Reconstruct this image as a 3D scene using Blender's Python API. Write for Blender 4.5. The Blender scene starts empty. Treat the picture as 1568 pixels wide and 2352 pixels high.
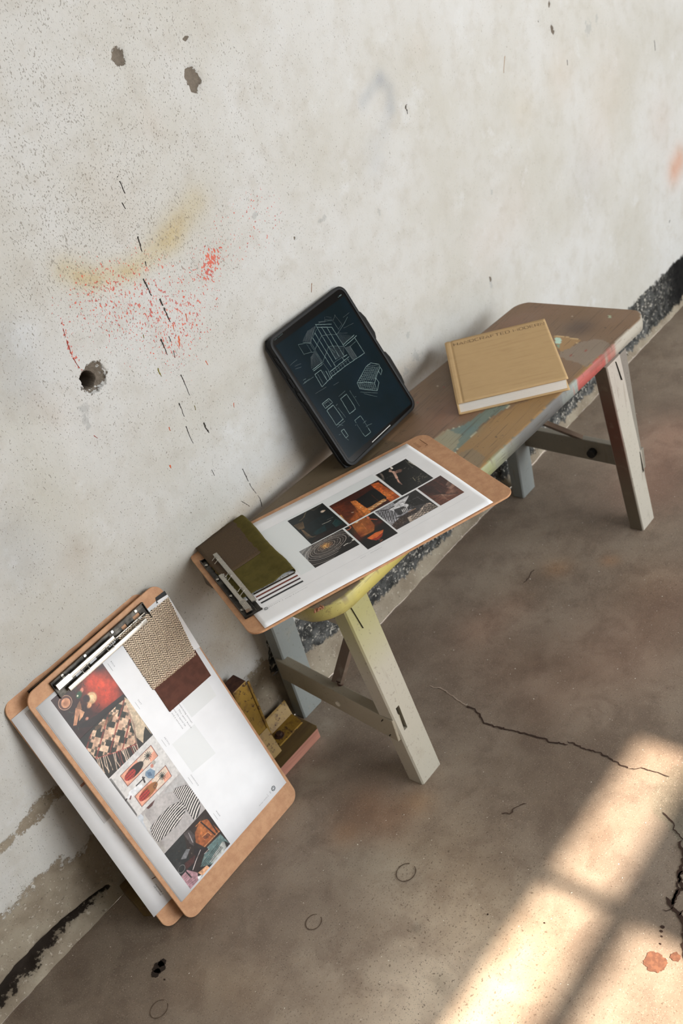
import bpy, bmesh, math, random
import numpy as np
from mathutils import Vector, Matrix, noise as mnoise

random.seed(7)
rng = np.random.default_rng(7)
scene = bpy.context.scene
COL = scene.collection

# ---------------------------------------------------------------- camera
cam_data = bpy.data.cameras.new('camera')
cam = bpy.data.objects.new('camera', cam_data)
COL.objects.link(cam)
cam_data.sensor_fit = 'VERTICAL'
cam_data.sensor_height = 36.0
cam_data.sensor_width = 24.0
cam_data.lens = 2390.728 / 2352.0 * 36.0
cam_data.clip_start = 0.05
cam_data.dof.use_dof = True
cam_data.dof.focus_distance = 1.62
cam_data.dof.aperture_fstop = 6.3
cam.matrix_world = Matrix((
    (0.6146535, 0.5667774, -0.5486022, -0.0458361),
    (-0.7460799, 0.1919620, -0.6375856, -1.3499863),
    (-0.2560583, 0.8011953, 0.5408513, 1.4420346),
    (0, 0, 0, 1)))
scene.camera = cam

# ---------------------------------------------------------------- light
world = bpy.data.worlds.new('world')
scene.world = world
world.use_nodes = True
bg = world.node_tree.nodes['Background']
bg.inputs[0].default_value = (0.93, 0.97, 1.0, 1)      # bright hazy sky
bg.inputs[1].default_value = 9.0
sun_data = bpy.data.lights.new('sun', 'SUN')
sun_data.energy = 18.0
sun_data.color = (1.0, 0.84, 0.68)
sun_data.angle = math.radians(0.53)
sun = bpy.data.objects.new('sun', sun_data)
COL.objects.link(sun)
SUN_EL = math.radians(50)
# shines towards +y and down
sun.rotation_euler = Vector((0, math.cos(SUN_EL), -math.sin(SUN_EL))).to_track_quat('-Z', 'Y').to_euler()
vs = scene.view_settings
vs.view_transform = 'Standard'
vs.look = 'None'
vs.exposure = 0.0
vs.gamma = 1.0
vs.use_curve_mapping = False
scene.cycles.max_bounces = 8
scene.cycles.diffuse_bounces = 5

# ---------------------------------------------------------------- helpers
def lin(c):
    c = np.asarray(c, float) / 255.0
    return np.where(c <= 0.04045, c / 12.92, ((c + 0.055) / 1.055) ** 2.4)

def rgba(c):
    l = lin(c)
    return (float(l[0]), float(l[1]), float(l[2]), 1.0)

class NT:
    """Small wrapper to write node materials in a few lines."""
    def __init__(self, name):
        self.m = bpy.data.materials.new(name)
        self.m.use_nodes = True
        self.t = self.m.node_tree
        self.b = self.t.nodes['Principled BSDF']
        self.o = None
    def new(self, kind):
        return self.t.nodes.new(kind)
    def put(self, sock, v):
        if v is None:
            return
        if isinstance(v, bpy.types.NodeSocket):
            self.t.links.new(v, sock)
        elif isinstance(v, (tuple, list)) and sock.type == 'RGBA' and len(v) == 3:
            sock.default_value = rgba(v)
        else:
            sock.default_value = v
    def pos(self):
        if self.o is None:
            self.o = self.new('ShaderNodeTexCoord').outputs['Object']
        return self.o
    def map(self, scale=(1, 1, 1), rot=(0, 0, 0), loc=(0, 0, 0), vec=None):
        n = self.new('ShaderNodeMapping')
        self.put(n.inputs['Vector'], vec if vec is not None else self.pos())
        n.inputs['Scale'].default_value = scale
        n.inputs['Rotation'].default_value = rot
        n.inputs['Location'].default_value = loc
        return n.outputs[0]
    def noise(self, scale, detail=4, rough=0.55, vec=None, dist=0.0, col=False):
        n = self.new('ShaderNodeTexNoise')
        self.put(n.inputs['Vector'], vec if vec is not None else self.pos())
        n.inputs['Scale'].default_value = scale
        n.inputs['Detail'].default_value = detail
        n.inputs['Roughness'].default_value = rough
        n.inputs['Distortion'].default_value = dist
        return n.outputs['Color' if col else 'Fac']
    def voro(self, scale, vec=None, out='Distance', rand=1.0):
        n = self.new('ShaderNodeTexVoronoi')
        self.put(n.inputs['Vector'], vec if vec is not None else self.pos())
        n.inputs['Scale'].default_value = scale
        n.inputs['Randomness'].default_value = rand
        return n.outputs[out]
    def wave(self, scale, vec=None, dist=0.0, dscale=1.0, axis='X'):
        n = self.new('ShaderNodeTexWave')
        self.put(n.inputs['Vector'], vec if vec is not None else self.pos())
        n.bands_direction = axis
        n.inputs['Scale'].default_value = scale
        n.inputs['Distortion'].default_value = dist
        n.inputs['Detail Scale'].default_value = dscale
        return n.outputs['Fac']
    def attr(self, name, out='Fac'):
        n = self.new('ShaderNodeAttribute')
        n.attribute_name = name
        return n.outputs[out]
    def math(self, op, a, b=None, clamp=False):
        n = self.new('ShaderNodeMath')
        n.operation = op
        n.use_clamp = clamp
        self.put(n.inputs[0], a)
        self.put(n.inputs[1], b)
        return n.outputs[0]
    def step(self, v, lo, hi, a=0.0, b=1.0):
        n = self.new('ShaderNodeMapRange')
        n.interpolation_type = 'SMOOTHSTEP'
        self.put(n.inputs['Value'], v)
        n.inputs['From Min'].default_value = lo
        n.inputs['From Max'].default_value = hi
        n.inputs['To Min'].default_value = a
        n.inputs['To Max'].default_value = b
        return n.outputs[0]
    def mix(self, f, a, b, mode='MIX'):
        n = self.new('ShaderNodeMix')
        n.data_type = 'RGBA'
        n.blend_type = mode
        self.put(n.inputs[0], f)
        self.put(n.inputs[6], a)
        self.put(n.inputs[7], b)
        return n.outputs[2]
    def bump(self, h, strength=0.3, dist=0.002, normal=None):
        n = self.new('ShaderNodeBump')
        self.put(n.inputs['Height'], h)
        n.inputs['Strength'].default_value = strength
        n.inputs['Distance'].default_value = dist
        self.put(n.inputs['Normal'], normal)
        return n.outputs[0]
    def out(self, color, rough=0.6, metal=0.0, normal=None, spec=0.5, emit=None, estr=0.0, sheen=0.0, coat=0.0):
        b = self.b
        self.put(b.inputs['Base Color'], color)
        self.put(b.inputs['Roughness'], rough)
        self.put(b.inputs['Metallic'], metal)
        self.put(b.inputs['Normal'], normal)
        self.put(b.inputs['Specular IOR Level'], spec)
        b.inputs['Sheen Weight'].default_value = sheen
        b.inputs['Coat Weight'].default_value = coat
        if emit is not None:
            self.put(b.inputs['Emission Color'], emit)
            b.inputs['Emission Strength'].default_value = estr
        return self.m

def mesh_np(name, V, faces):
    """Mesh from a vertex array and an array / list of faces."""
    me = bpy.data.meshes.new(name)
    V = np.asarray(V, np.float32)
    if isinstance(faces, np.ndarray):
        k = faces.shape[1]
        nf = len(faces)
        me.vertices.add(len(V))
        me.vertices.foreach_set('co', V.ravel())
        me.loops.add(nf * k)
        me.loops.foreach_set('vertex_index', faces.ravel().astype(np.int32))
        me.polygons.add(nf)
        me.polygons.foreach_set('loop_start', np.arange(0, nf * k, k, dtype=np.int32))
        me.update(calc_edges=True)
        me.validate()
    else:
        me.from_pydata([tuple(map(float, v)) for v in V], [], [list(map(int, f)) for f in faces])
        me.update()
    return me

def grid_faces(nx, ny, keep=None):
    """Quads of a grid stored row by row: index = j * nx + i."""
    i, j = np.meshgrid(np.arange(nx - 1), np.arange(ny - 1))
    a = (j * nx + i)
    f = np.stack([a, a + 1, a + nx + 1, a + nx], -1)
    f = f.reshape(-1, 4)
    if keep is not None:
        f = f[keep.ravel()]
    return f

def fattr(me, name, arr):
    a = me.attributes.new(name, 'FLOAT', 'POINT')
    a.data.foreach_set('value', np.asarray(arr, np.float32).ravel())

def cattr(me, name, arr):
    arr = np.asarray(arr, np.float32).reshape(-1, 3)
    a = me.attributes.new(name, 'FLOAT_COLOR', 'POINT')
    full = np.ones((len(arr), 4), np.float32)
    full[:, :3] = arr
    a.data.foreach_set('color', full.ravel())

def obj(name, me, mat=None, parent=None, smooth=False):
    o = bpy.data.objects.new(name, me)
    COL.objects.link(o)
    if mat is not None and not me.materials:
        me.materials.append(mat)
    if parent is not None:
        o.parent = parent
    if smooth:
        me.polygons.foreach_set('use_smooth', [True] * len(me.polygons))
    return o

def thing(name, label, cat, M=None, group=None):
    o = bpy.data.objects.new(name, None)
    o.empty_display_size = 0.05
    COL.objects.link(o)
    if M is not None:
        o.matrix_world = M
    return tag(o, label, cat, group)

def tag(o, label, cat, group=None):
    o['label'] = label
    o['category'] = cat
    if group:
        o['group'] = group
    return o

def frame(o, u, v):
    """Matrix whose x, y axes are u, v and origin o."""
    u = Vector(u).normalized()
    v = (Vector(v) - u * Vector(v).dot(u)).normalized()
    n = u.cross(v)
    return Matrix(((u.x, v.x, n.x, o[0]), (u.y, v.y, n.y, o[1]), (u.z, v.z, n.z, o[2]), (0, 0, 0, 1)))

class MB:
    """Collects simple solids, then builds ONE mesh."""
    def __init__(self):
        self.V = []
        self.F = []
    def add(self, V, F):
        k = len(self.V)
        self.V += [tuple(v) for v in V]
        self.F += [[i + k for i in f] for f in F]
        return self
    def box(self, x0, x1, y0, y1, z0, z1):
        V = [(x, y, z) for z in (z0, z1) for y in (y0, y1) for x in (x0, x1)]
        return self.add(V, [(0, 2, 3, 1), (4, 5, 7, 6), (0, 1, 5, 4), (2, 6, 7, 3), (0, 4, 6, 2), (1, 3, 7, 5)])
    def prism(self, pts, z0, z1):
        """Polygon (counter-clockwise) extruded in z."""
        n = len(pts)
        V = [(p[0], p[1], z0) for p in pts] + [(p[0], p[1], z1) for p in pts]
        F = [list(range(n))[::-1], list(range(n, 2 * n))]
        F += [(i, (i + 1) % n, n + (i + 1) % n, n + i) for i in range(n)]
        return self.add(V, F)
    def tube(self, path, r, seg=8, r2=None):
        path = [Vector(p) for p in path]
        V = []
        for i, p in enumerate(path):
            d = (path[min(i + 1, len(path) - 1)] - path[max(i - 1, 0)]).normalized()
            ref = Vector((0, 0, 1)) if abs(d.z) < 0.9 else Vector((1, 0, 0))
            a = d.cross(ref).normalized()
            b = d.cross(a)
            rr = r if r2 is None else r + (r2 - r) * i / max(1, len(path) - 1)
            V += [p + (a * math.cos(t) + b * math.sin(t)) * rr for t in [2 * math.pi * k / seg for k in range(seg)]]
        F = []
        for i in range(len(path) - 1):
            for k in range(seg):
                a, b = i * seg + k, i * seg + (k + 1) % seg
                F.append((a, b, b + seg, a + seg))
        F.append(list(range(seg)))
        F.append(list(range((len(path) - 1) * seg, len(path) * seg))[::-1])
        return self.add(V, F)
    def cyl(self, p0, p1, r, seg=16):
        return self.tube([p0, p1], r, seg)
    def hexa(self, A, B):
        """Two quads A (bottom) and B (top), same winding."""
        V = list(A) + list(B)
        return self.add(V, [(3, 2, 1, 0), (4, 5, 6, 7), (0, 1, 5, 4), (1, 2, 6, 5), (2, 3, 7, 6), (3, 0, 4, 7)])
    def ribbon(self, pts, w, z=0.0, jitter=0.0):
        """Flat strip along a polyline in the xy plane; w is a number or one width per point."""
        n = len(pts)
        V = []
        for i in range(n):
            p = Vector((*pts[i][:2], 0))
            a = Vector((*pts[max(i - 1, 0)][:2], 0))
            b = Vector((*pts[min(i + 1, n - 1)][:2], 0))
            d = (b - a).normalized()
            q = Vector((-d.y, d.x, 0))
            ww = (w[i] if isinstance(w, (list, tuple)) else w) * 0.5
            ww *= 1 + random.uniform(-jitter, jitter)
            V += [(p.x + q.x * ww, p.y + q.y * ww, z), (p.x - q.x * ww, p.y - q.y * ww, z)]
        return self.add(V, [(2 * i, 2 * i + 1, 2 * i + 3, 2 * i + 2) for i in range(n - 1)])
    def build(self, name, mat=None, parent=None, bevel=0.0, seg=2, smooth=False, angle=40):
        me = mesh_np(name, self.V, self.F)
        bm = bmesh.new()
        bm.from_mesh(me)
        bmesh.ops.recalc_face_normals(bm, faces=bm.faces)
        if bevel:
            ed = [e for e in bm.edges if len(e.link_faces) == 2 and e.calc_face_angle(0) > math.radians(angle)]
            bmesh.ops.bevel(bm, geom=ed, offset=bevel, segments=seg, affect='EDGES', profile=0.6, clamp_overlap=True)
        bm.to_mesh(me)
        bm.free()
        if smooth:
            me.polygons.foreach_set('use_smooth', [True] * len(me.polygons))
            me.set_sharp_from_angle(angle=math.radians(35))
        return obj(name, me, mat, parent)

def rounded(u0, u1, v0, v1, r, seg=8):
    P = []
    for (cx, cy, a0) in ((u1 - r, v0 + r, -90), (u1 - r, v1 - r, 0), (u0 + r, v1 - r, 90), (u0 + r, v0 + r, 180)):
        for k in range(seg + 1):
            a = math.radians(a0 + 90 * k / seg)
            P.append((cx + r * math.cos(a), cy + r * math.sin(a)))
    return P

def dense(pts, step):
    """Resample a polyline."""
    out = []
    for a, b in zip(pts[:-1], pts[1:]):
        a, b = np.array(a, float), np.array(b, float)
        n = max(1, int(np.linalg.norm(b - a) / step))
        out += [tuple(a + (b - a) * k / n) for k in range(n)]
    return out + [tuple(pts[-1])]

def wobble(pts, step, amp, seed=0):
    out = []
    for i, p in enumerate(dense(pts, step)):
        q = Vector((p[0] * 37 + seed, p[1] * 37, seed * 1.7))
        out.append((p[0] + amp * mnoise.noise(q * 3) + amp * .4 * random.uniform(-1, 1),
                    p[1] + amp * mnoise.noise(q * 3 + Vector((9, 4, 2))) + amp * .4 * random.uniform(-1, 1)))
    return out

def seg_dist(X, Y, pts):
    """Distance of grid points to a polyline."""
    D = np.full(X.shape, 1e9)
    for a, b in zip(pts[:-1], pts[1:]):
        ax, ay, bx, by = a[0], a[1], b[0], b[1]
        l2 = (bx - ax) ** 2 + (by - ay) ** 2 + 1e-12
        t = np.clip(((X - ax) * (bx - ax) + (Y - ay) * (by - ay)) / l2, 0, 1)
        D = np.minimum(D, np.hypot(X - ax - t * (bx - ax), Y - ay - t * (by - ay)))
    return D

def inside(X, Y, poly):
    c = np.zeros(X.shape, bool)
    n = len(poly)
    for i in range(n):
        x0, y0 = poly[i][0], poly[i][1]
        x1, y1 = poly[(i + 1) % n][0], poly[(i + 1) % n][1]
        if y0 == y1:
            continue
        hit = ((y0 > Y) != (y1 > Y)) & (X < (x1 - x0) * (Y - y0) / (y1 - y0) + x0)
        c ^= hit
    return c

def vnoise(X, Y, scale, seed=0, octaves=3):
    """Smooth value noise in 0..1 on arrays."""
    out = np.zeros(X.shape)
    amp, tot = 1.0, 0.0
    for o in range(octaves):
        g = np.random.default_rng(seed * 17 + o).random((64, 64))
        x, y = X * scale, Y * scale
        xi, yi = np.floor(x).astype(int), np.floor(y).astype(int)
        fx, fy = x - xi, y - yi
        fx, fy = fx * fx * (3 - 2 * fx), fy * fy * (3 - 2 * fy)
        g00, g10 = g[yi % 64, xi % 64], g[yi % 64, (xi + 1) % 64]
        g01, g11 = g[(yi + 1) % 64, xi % 64], g[(yi + 1) % 64, (xi + 1) % 64]
        out += amp * ((g00 * (1 - fx) + g10 * fx) * (1 - fy) + (g01 * (1 - fx) + g11 * fx) * fy)
        tot += amp
        amp *= 0.5
        scale *= 2.03
    return out / tot

def soft(d, w):
    return np.exp(-(d / w) ** 2)

def tint(T, X, Y, pts, w, col, a):
    """Brush a soft multiplicative tint along a polyline (or a dot)."""
    if len(pts) == 1:
        D = np.hypot(X - pts[0][0], Y - pts[0][1])
    else:
        D = seg_dist(X, Y, pts)
    m = (a * soft(D, w))[..., None]
    T[:] = T * (1 - m) + T * np.asarray(col, float) * m

def text_mesh(body, size, spacing=1.0, align='LEFT'):
    cu = bpy.data.curves.new('text', 'FONT')
    cu.body = body
    cu.size = size
    cu.space_character = spacing
    cu.align_x = align
    cu.resolution_u = 2
    o = bpy.data.objects.new('text', cu)
    COL.objects.link(o)
    bpy.context.view_layer.update()
    me = bpy.data.meshes.new_from_object(o.evaluated_get(bpy.context.evaluated_depsgraph_get()))
    bpy.data.objects.remove(o)
    bpy.data.curves.remove(cu)
    me.materials.clear()
    return me

def text(name, body, size, x, y, z, rot, mat, parent, spacing=1.0, align='LEFT'):
    me = text_mesh(body, size, spacing, align)
    o = obj(name, me, mat, parent)
    o.location = (x, y, z)
    o.rotation_euler = (0, 0, rot)
    return o

# ---------------------------------------------------------------- setting: the plaster wall
def axis(lo, hi, d0, d1, step, coarse=0.25):
    a = list(np.arange(lo, d0 - 1e-6, coarse)) + list(np.arange(d0, d1 + 1e-6, step)) + list(np.arange(d1 + coarse, hi, coarse)) + [hi]
    return np.array(a)

# coordinates on the wall are (x, z)
HOLE = (0.7092, 0.8376)
HOLE_R = 0.0155
xs = axis(-1.6, 5.6, -0.1, 3.0, 0.004)
zs = axis(0.0, 4.6, 0.0, 1.5, 0.004)
zs[0] = 0.0
# extra grid lines around the hole
xs = np.unique(np.round(np.concatenate([xs, np.arange(HOLE[0] - .034, HOLE[0] + .034, .001)]), 5))
zs = np.unique(np.round(np.concatenate([zs, np.arange(HOLE[1] - .034, HOLE[1] + .034, .001)]), 5))
WX, WZ = np.meshgrid(xs, zs)

def ell(pts):
    """Signed value of elliptical spots: > 0 inside. pts = (x, z, rx, rz)."""
    v = np.full(WX.shape, -1.0)
    for (x, z, rx, rz) in pts:
        v = np.maximum(v, 1 - np.hypot((WX - x) / rx, (WZ - z) / rz))
    return np.maximum(v, -1)

def spots(lst):
    return ell([(p[0], p[1], a, b) for p, a, b in lst])

chip = spots([((0.9719, 1.2344), .013, .015), ((1.0914, 1.1666), .014, .017), ((1.0913, 1.1519), .011, .012), ((1.1005, 1.1609), .010, .010),
              ((1.1033, 1.2196), .004, .004), ((1.1092, 1.2198), .004, .003),
              ((0.9768, 1.1826), .0022, .003),
              ((1.2035, 0.8481), .003, .004),
              ((1.5862, 0.9457), .003, .008), ((2.1431, 0.926), .005, .012), ((2.148, 0.9162), .006, .006), ((2.1463, 0.9765), .005, .008), ((2.0948, 0.9567), .003, .004),
              ((1.7451, 0.5089), .003, .009)])
HD = np.hypot(WX - HOLE[0], (WZ - HOLE[1]))
hn = vnoise(WX, WZ, 160, 3) - .5
collar_d = np.hypot((WX - HOLE[0] - .006) / 1.12, WZ - HOLE[1] - .002) + hn * .010
chip = np.maximum(chip, np.clip(1 - collar_d / .0235, -1, 1))
grey_rub = spots([((0.6779, 0.8047), .011, .012), ((0.6724, 0.7907), .009, .010), ((0.6722, 0.7782), .006, .006), ((2.3014, 0.883), .017, .022), ((2.341, 0.8879), .008, .018), ((1.4427, 0.4802), .020, .014), ((1.435, 0.5306), .010, .009), ((1.3986, 0.4683), .02, .010), ((1.4366, 0.7948), .006, .014), ((1.2833, 0.8479), .016, .006), ((1.8076, 0.686), .006, .009), ((1.742, 0.4997), .008, .016), ((1.1298, 0.9223), .012, .008)])

# bare cement along the foot of the wall, and loose patches of it
zb = np.interp(xs, [-.6, 0.0, .164, .259, .331, .407, .52, .591, .66, .736, .793, .84, .90, 1.2, 3.0],
               [.10, .13, .155, .163, .135, .17, .22, .225, .16, .150, .16, .14, .11, .065, .05])
damp = zb[None, :] - WZ
for p, a, b in (((0.3138, 0.2708), .034, .017), ((0.2841, 0.2694), .022, .012), ((0.3511, 0.2712), .026, .013), ((0.2307, 0.2656), .014, .010), ((0.3866, 0.2571), .020, .014)):
    damp = np.maximum(damp, .03 * (1 - np.hypot((WX - p[0]) / a, (WZ - p[1]) / b)))
damp = np.clip(damp, -.2, .2)

# black bitumen-splashed skirting band further along
band_hi = np.interp(xs, [.78, .83, 1.0, 1.3, 1.75, 2.3, 3.0], [0, .19, .16, .15, .142, .139, .137])
band_lo = np.interp(xs, [.8, .95, 1.1, 1.3, 1.75, 2.3, 3.0], [.115, .075, .045, .028, .020, .016, .012])
bitumen = np.minimum(band_hi[None, :] - WZ, WZ - band_lo[None, :]) + np.where(WX > .8, 0, -.2)
bitumen = np.clip(bitumen, -.2, .2)
black = np.clip((WX - 2.42) / .2, 0, 1) * (WZ < .14)

# broken skirting crevice at the left
gap_c = np.interp(xs, [-.3, .085, .14, .19, .24, .29, .33, .345], [.03, .030, .034, .037, .038, .034, .028, .024])
gap_w = np.interp(xs, [-.3, .06, .11, .15, .2, .24, .28, .31, .335, .35], [.010, .010, .015, .018, .016, .012, .007, .005, .003, -.02])
gap = gap_w[None, :] - np.abs(WZ - gap_c[None, :]) + (vnoise(WX, WZ, 45, 5) - .5) * .012
gap = np.clip(gap, -.05, .05)

T = np.ones(WX.shape + (3,))
def wt(pts, w, col, a):
    tint(T, WX, WZ, pts, w, col, a)
YEL = (.93, .80, .50)
wt([(0.7455, 1.0037), (0.7844, 0.9711), (0.8522, 0.9531), (0.9118, 0.9583), (0.9527, 0.9619)], .022, YEL, .62)
wt([(0.946, 0.9685), (0.9936, 0.9844), (1.0178, 0.9925)], .026, YEL, .50)
wt([(0.7601, 0.9828), (0.7865, 0.9665)], .012, (.90, .72, .40), .4)
wt([(0.8433, 0.9537), (0.8598, 0.9495)], .010, (.90, .72, .40), .4)
wt([(0.9753, 0.9777)], .02, (.93, .80, .50), .25)
BLU = (.74, .77, .83)
wt([(1.4633, 0.9982), (1.4954, 1.0111), (1.522, 1.0165)], .014, BLU, .62)
wt([(1.5288, 1.0198), (1.5463, 0.9939), (1.54, 0.9635)], .016, BLU, .72)
wt([(1.5283, 0.9552), (1.5046, 0.9307)], .02, (.84, .86, .90), .5)
wt([(1.4628, 0.913), (1.4625, 0.8879)], .03, (.84, .86, .90), .45)
wt([(0.6096, 0.9544), (0.6011, 0.9023)], .05, (.80, .83, .88), .55)
wt([(0.475, 0.6994), (0.4799, 0.6625)], .05, (.80, .83, .88), .5)
wt([(2.7015, 0.4069), (2.6712, 0.3939)], .04, (.98, .52, .34), .75)
wt([(2.2102, 0.5538)], .09, (.85, .85, .90), .35)
wt([(2.2997, 0.6397), (2.3658, 0.7231)], .09, (1.0, .88, .78), .30)
wt([(2.1569, 0.8226)], .06, (1.0, .88, .78), .35)
wt([(1.9776, 0.806)], .05, (1.0, .92, .80), .35)
wt([(2.6196, 0.5461)], .07, (.88, .76, .68), .45)
wt([(1.88, 0.6154), (1.7598, 0.5857)], .07, (1.0, .90, .84), .35)
wt([(0.9847, 1.1343)], .025, (1.0, .88, .82), .22)
wt([(1.6593, 1.0342)], .03, (1.0, .90, .80), .25)
wt([(2.5141, 0.8631), (2.7847, 0.7424)], .12, (.90, .90, .90), .4)
wt([(0.8724, 1.0294), (0.8586, 1.0895)], .04, (.97, .93, .90), .4)
wt([(0.5643, 0.6072), (0.5414, 0.5982)], .025, (.84, .76, .68), .4)
wt([(0.6109, 0.8599), (0.6305, 0.8178)], .022, (.88, .80, .74), .35)
wt([(0.6128, 0.7175), (0.5877, 0.5625), (0.6023, 0.4568)], .05, (.94, .93, .90), .4)
wt([(0.574, 0.822), (0.552, 0.7181)], .05, (.94, .93, .86), .45)
# grime where the bench meets the wall
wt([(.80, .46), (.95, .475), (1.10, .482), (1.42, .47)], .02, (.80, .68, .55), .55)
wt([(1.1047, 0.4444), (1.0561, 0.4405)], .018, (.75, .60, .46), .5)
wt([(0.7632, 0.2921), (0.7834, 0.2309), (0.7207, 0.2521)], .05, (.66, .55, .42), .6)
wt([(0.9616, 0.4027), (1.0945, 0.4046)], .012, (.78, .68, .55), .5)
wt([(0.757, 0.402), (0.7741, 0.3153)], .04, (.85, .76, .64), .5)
# ochre edge of the broken plaster
wt([(.10, .056), (.17, .060), (.24, .058)], .010, (1.0, .86, .58), .6)
# pale rubbed streaks
for a, b in (((0.6555, 0.8488), (0.5938, 0.6465)), ((0.6888, 0.5691), (0.7669, 0.5595)), ((0.8477, 0.5692), (0.9115, 0.5598))):
    tint(T, WX, WZ, [a, b], .014, (1.07, 1.07, 1.08), .6)

red = 1.2 * soft(seg_dist(WX, WZ, [(0.9926, 0.8788), (1.0103, 0.8939), (1.0181, 0.9058)]), .016)
red += .60 * soft(np.hypot(WX - (0.9307, 0.8542)[0], WZ - (0.9307, 0.8542)[1]), .065)
red += .50 * soft(seg_dist(WX, WZ, [(0.7856, 0.9124), (0.8784, 0.8097)]), .055)
red += .42 * soft(seg_dist(WX, WZ, [(0.7513, 0.9659), (0.8661, 0.9244)]), .05)
red += .9 * soft(seg_dist(WX, WZ, [(0.7038, 0.9436), (0.699, 0.8989), (0.7014, 0.8618)]), .0045)
red += .35 * soft(seg_dist(WX, WZ, [(1.0506, 0.9065), (1.1426, 0.9128)]), .05)
pits = .30 + .7 * soft(np.hypot(WX - (0.8396, 1.3159)[0], WZ - (0.8396, 1.3159)[1]), .7)
pits += .35 * soft(seg_dist(WX, WZ, [(0.7628, 1.0367), (1.0016, 0.9588)]), .10)
pits *= np.clip(1.9 - WX, .10, 1)

# relief
lowf = (vnoise(WX, WZ, 3.1, 11, 2) - .5) * .010 * np.clip((WZ - .03) / .2, 0, 1)
mid = (vnoise(WX, WZ, 22, 12, 3) - .5) * .0022
WY = -(lowf + mid) - .004
WY -= .010 * soft(WZ - .462, .022) * np.clip((WX - .72) / .1, 0, 1) * np.clip((1.6 - WX) / .3, 0, 1)
ledge = .013 * np.clip(1 - WZ / .036, 0, 1) ** 1.3 * (1 + .4 * (vnoise(WX, WZ, 30, 14) - .5))
WY -= ledge
rough_b = np.clip(bitumen / .01, 0, 1) * (vnoise(WX, WZ, 70, 15, 3) - .5) * .012
WY += rough_b * (WX > .8)
WY += .0030 * np.clip(chip / .12, 0, 1) + .002 * np.clip(chip, 0, 1) + (hn * .003) * (chip > 0)
WY += .022 * np.clip(gap / .006, 0, 1) + .004 * np.clip((gap + .004) / .004, 0, 1)
WY += .002 * np.clip((damp + (vnoise(WX, WZ, 60, 16) - .5) * .05) / .01, 0, 1)
WY += .012 * np.clip(1 - HD / .03, 0, 1) * (chip > .05)

hole_pt = (HD + hn * .002) < HOLE_R
hole_cell = hole_pt[:-1, :-1] & hole_pt[1:, :-1] & hole_pt[:-1, 1:] & hole_pt[1:, 1:]
faces = grid_faces(len(xs), len(zs), ~hole_cell)
faces = faces[:, [0, 1, 2, 3]]
V = np.stack([WX, WY, WZ], -1).reshape(-1, 3)
# tunnel of the hole: extrude the boundary edges into the wall
cnt = {}
hj, hi = np.where(hole_cell)
nxw = len(xs)
for j, i in zip(hj, hi):
    q = [j * nxw + i, j * nxw + i + 1, (j + 1) * nxw + i + 1, (j + 1) * nxw + i]
    for k in range(4):
        e = (q[k], q[(k + 1) % 4])
        if (e[1], e[0]) in cnt:
            del cnt[(e[1], e[0])]
        else:
            cnt[e] = 1
extraV, extraF, deep = [], [], {}
base = len(V)
for ring in range(5):
    pass
def deep_idx(v, r):
    key = (v, r)
    if r == 0:
        return v
    if key not in deep:
        p = V[v]
        s = 1 - .04 * r
        n = mnoise.noise(Vector((p[0] * 300, r * 2.3, p[2] * 300))) * .0012
        extraV.append((HOLE[0] + (p[0] - HOLE[0]) * s + n, p[1] + .016 * r, HOLE[1] + (p[2] - HOLE[1]) * s + n))
        deep[key] = base + len(extraV) - 1
    return deep[key]
for (a, b) in cnt:
    for r in range(6):
        extraF.append((deep_idx(a, r), deep_idx(b, r), deep_idx(b, r + 1), deep_idx(a, r + 1)))
ci = base + len(extraV)
extraV.append((HOLE[0], .10, HOLE[1]))
for (a, b) in cnt:
    extraF.append((deep_idx(a, 6), deep_idx(b, 6), ci, ci))
V = np.concatenate([V, np.array(extraV)])
tri_fix = [f for f in extraF if f[2] == f[3]]
quad = np.array([f for f in extraF if f[2] != f[3]])
# close the bottom with quads made of edge pairs to stay in one array
mid_ids = []
capF = []
for f in tri_fix:
    m = base + len(extraV) + len(mid_ids)
    p = (V[f[0]] + V[f[1]]) / 2
    mid_ids.append(p)
    capF.append((f[0], m, f[1], ci))
V = np.concatenate([V, np.array(mid_ids)])
faces = np.concatenate([faces, quad, np.array(capF)])
wall_me = mesh_np('wall_back', V, faces)
npad = len(V) - WX.size
def pad(a, v=0.0):
    return np.concatenate([a.ravel(), np.full(npad, v)])
fattr(wall_me, 'chip', pad(chip, .9))
fattr(wall_me, 'rub', pad(grey_rub, -1))
fattr(wall_me, 'damp', pad(damp, -.2))
fattr(wall_me, 'bitumen', pad(bitumen, -.2))
fattr(wall_me, 'black', pad(black))
fattr(wall_me, 'gap', pad(gap, -.05))
fattr(wall_me, 'red', pad(red))
fattr(wall_me, 'pits', pad(pits))
cattr(wall_me, 'tint', np.concatenate([T.reshape(-1, 3), np.ones((npad, 3))]))

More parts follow.
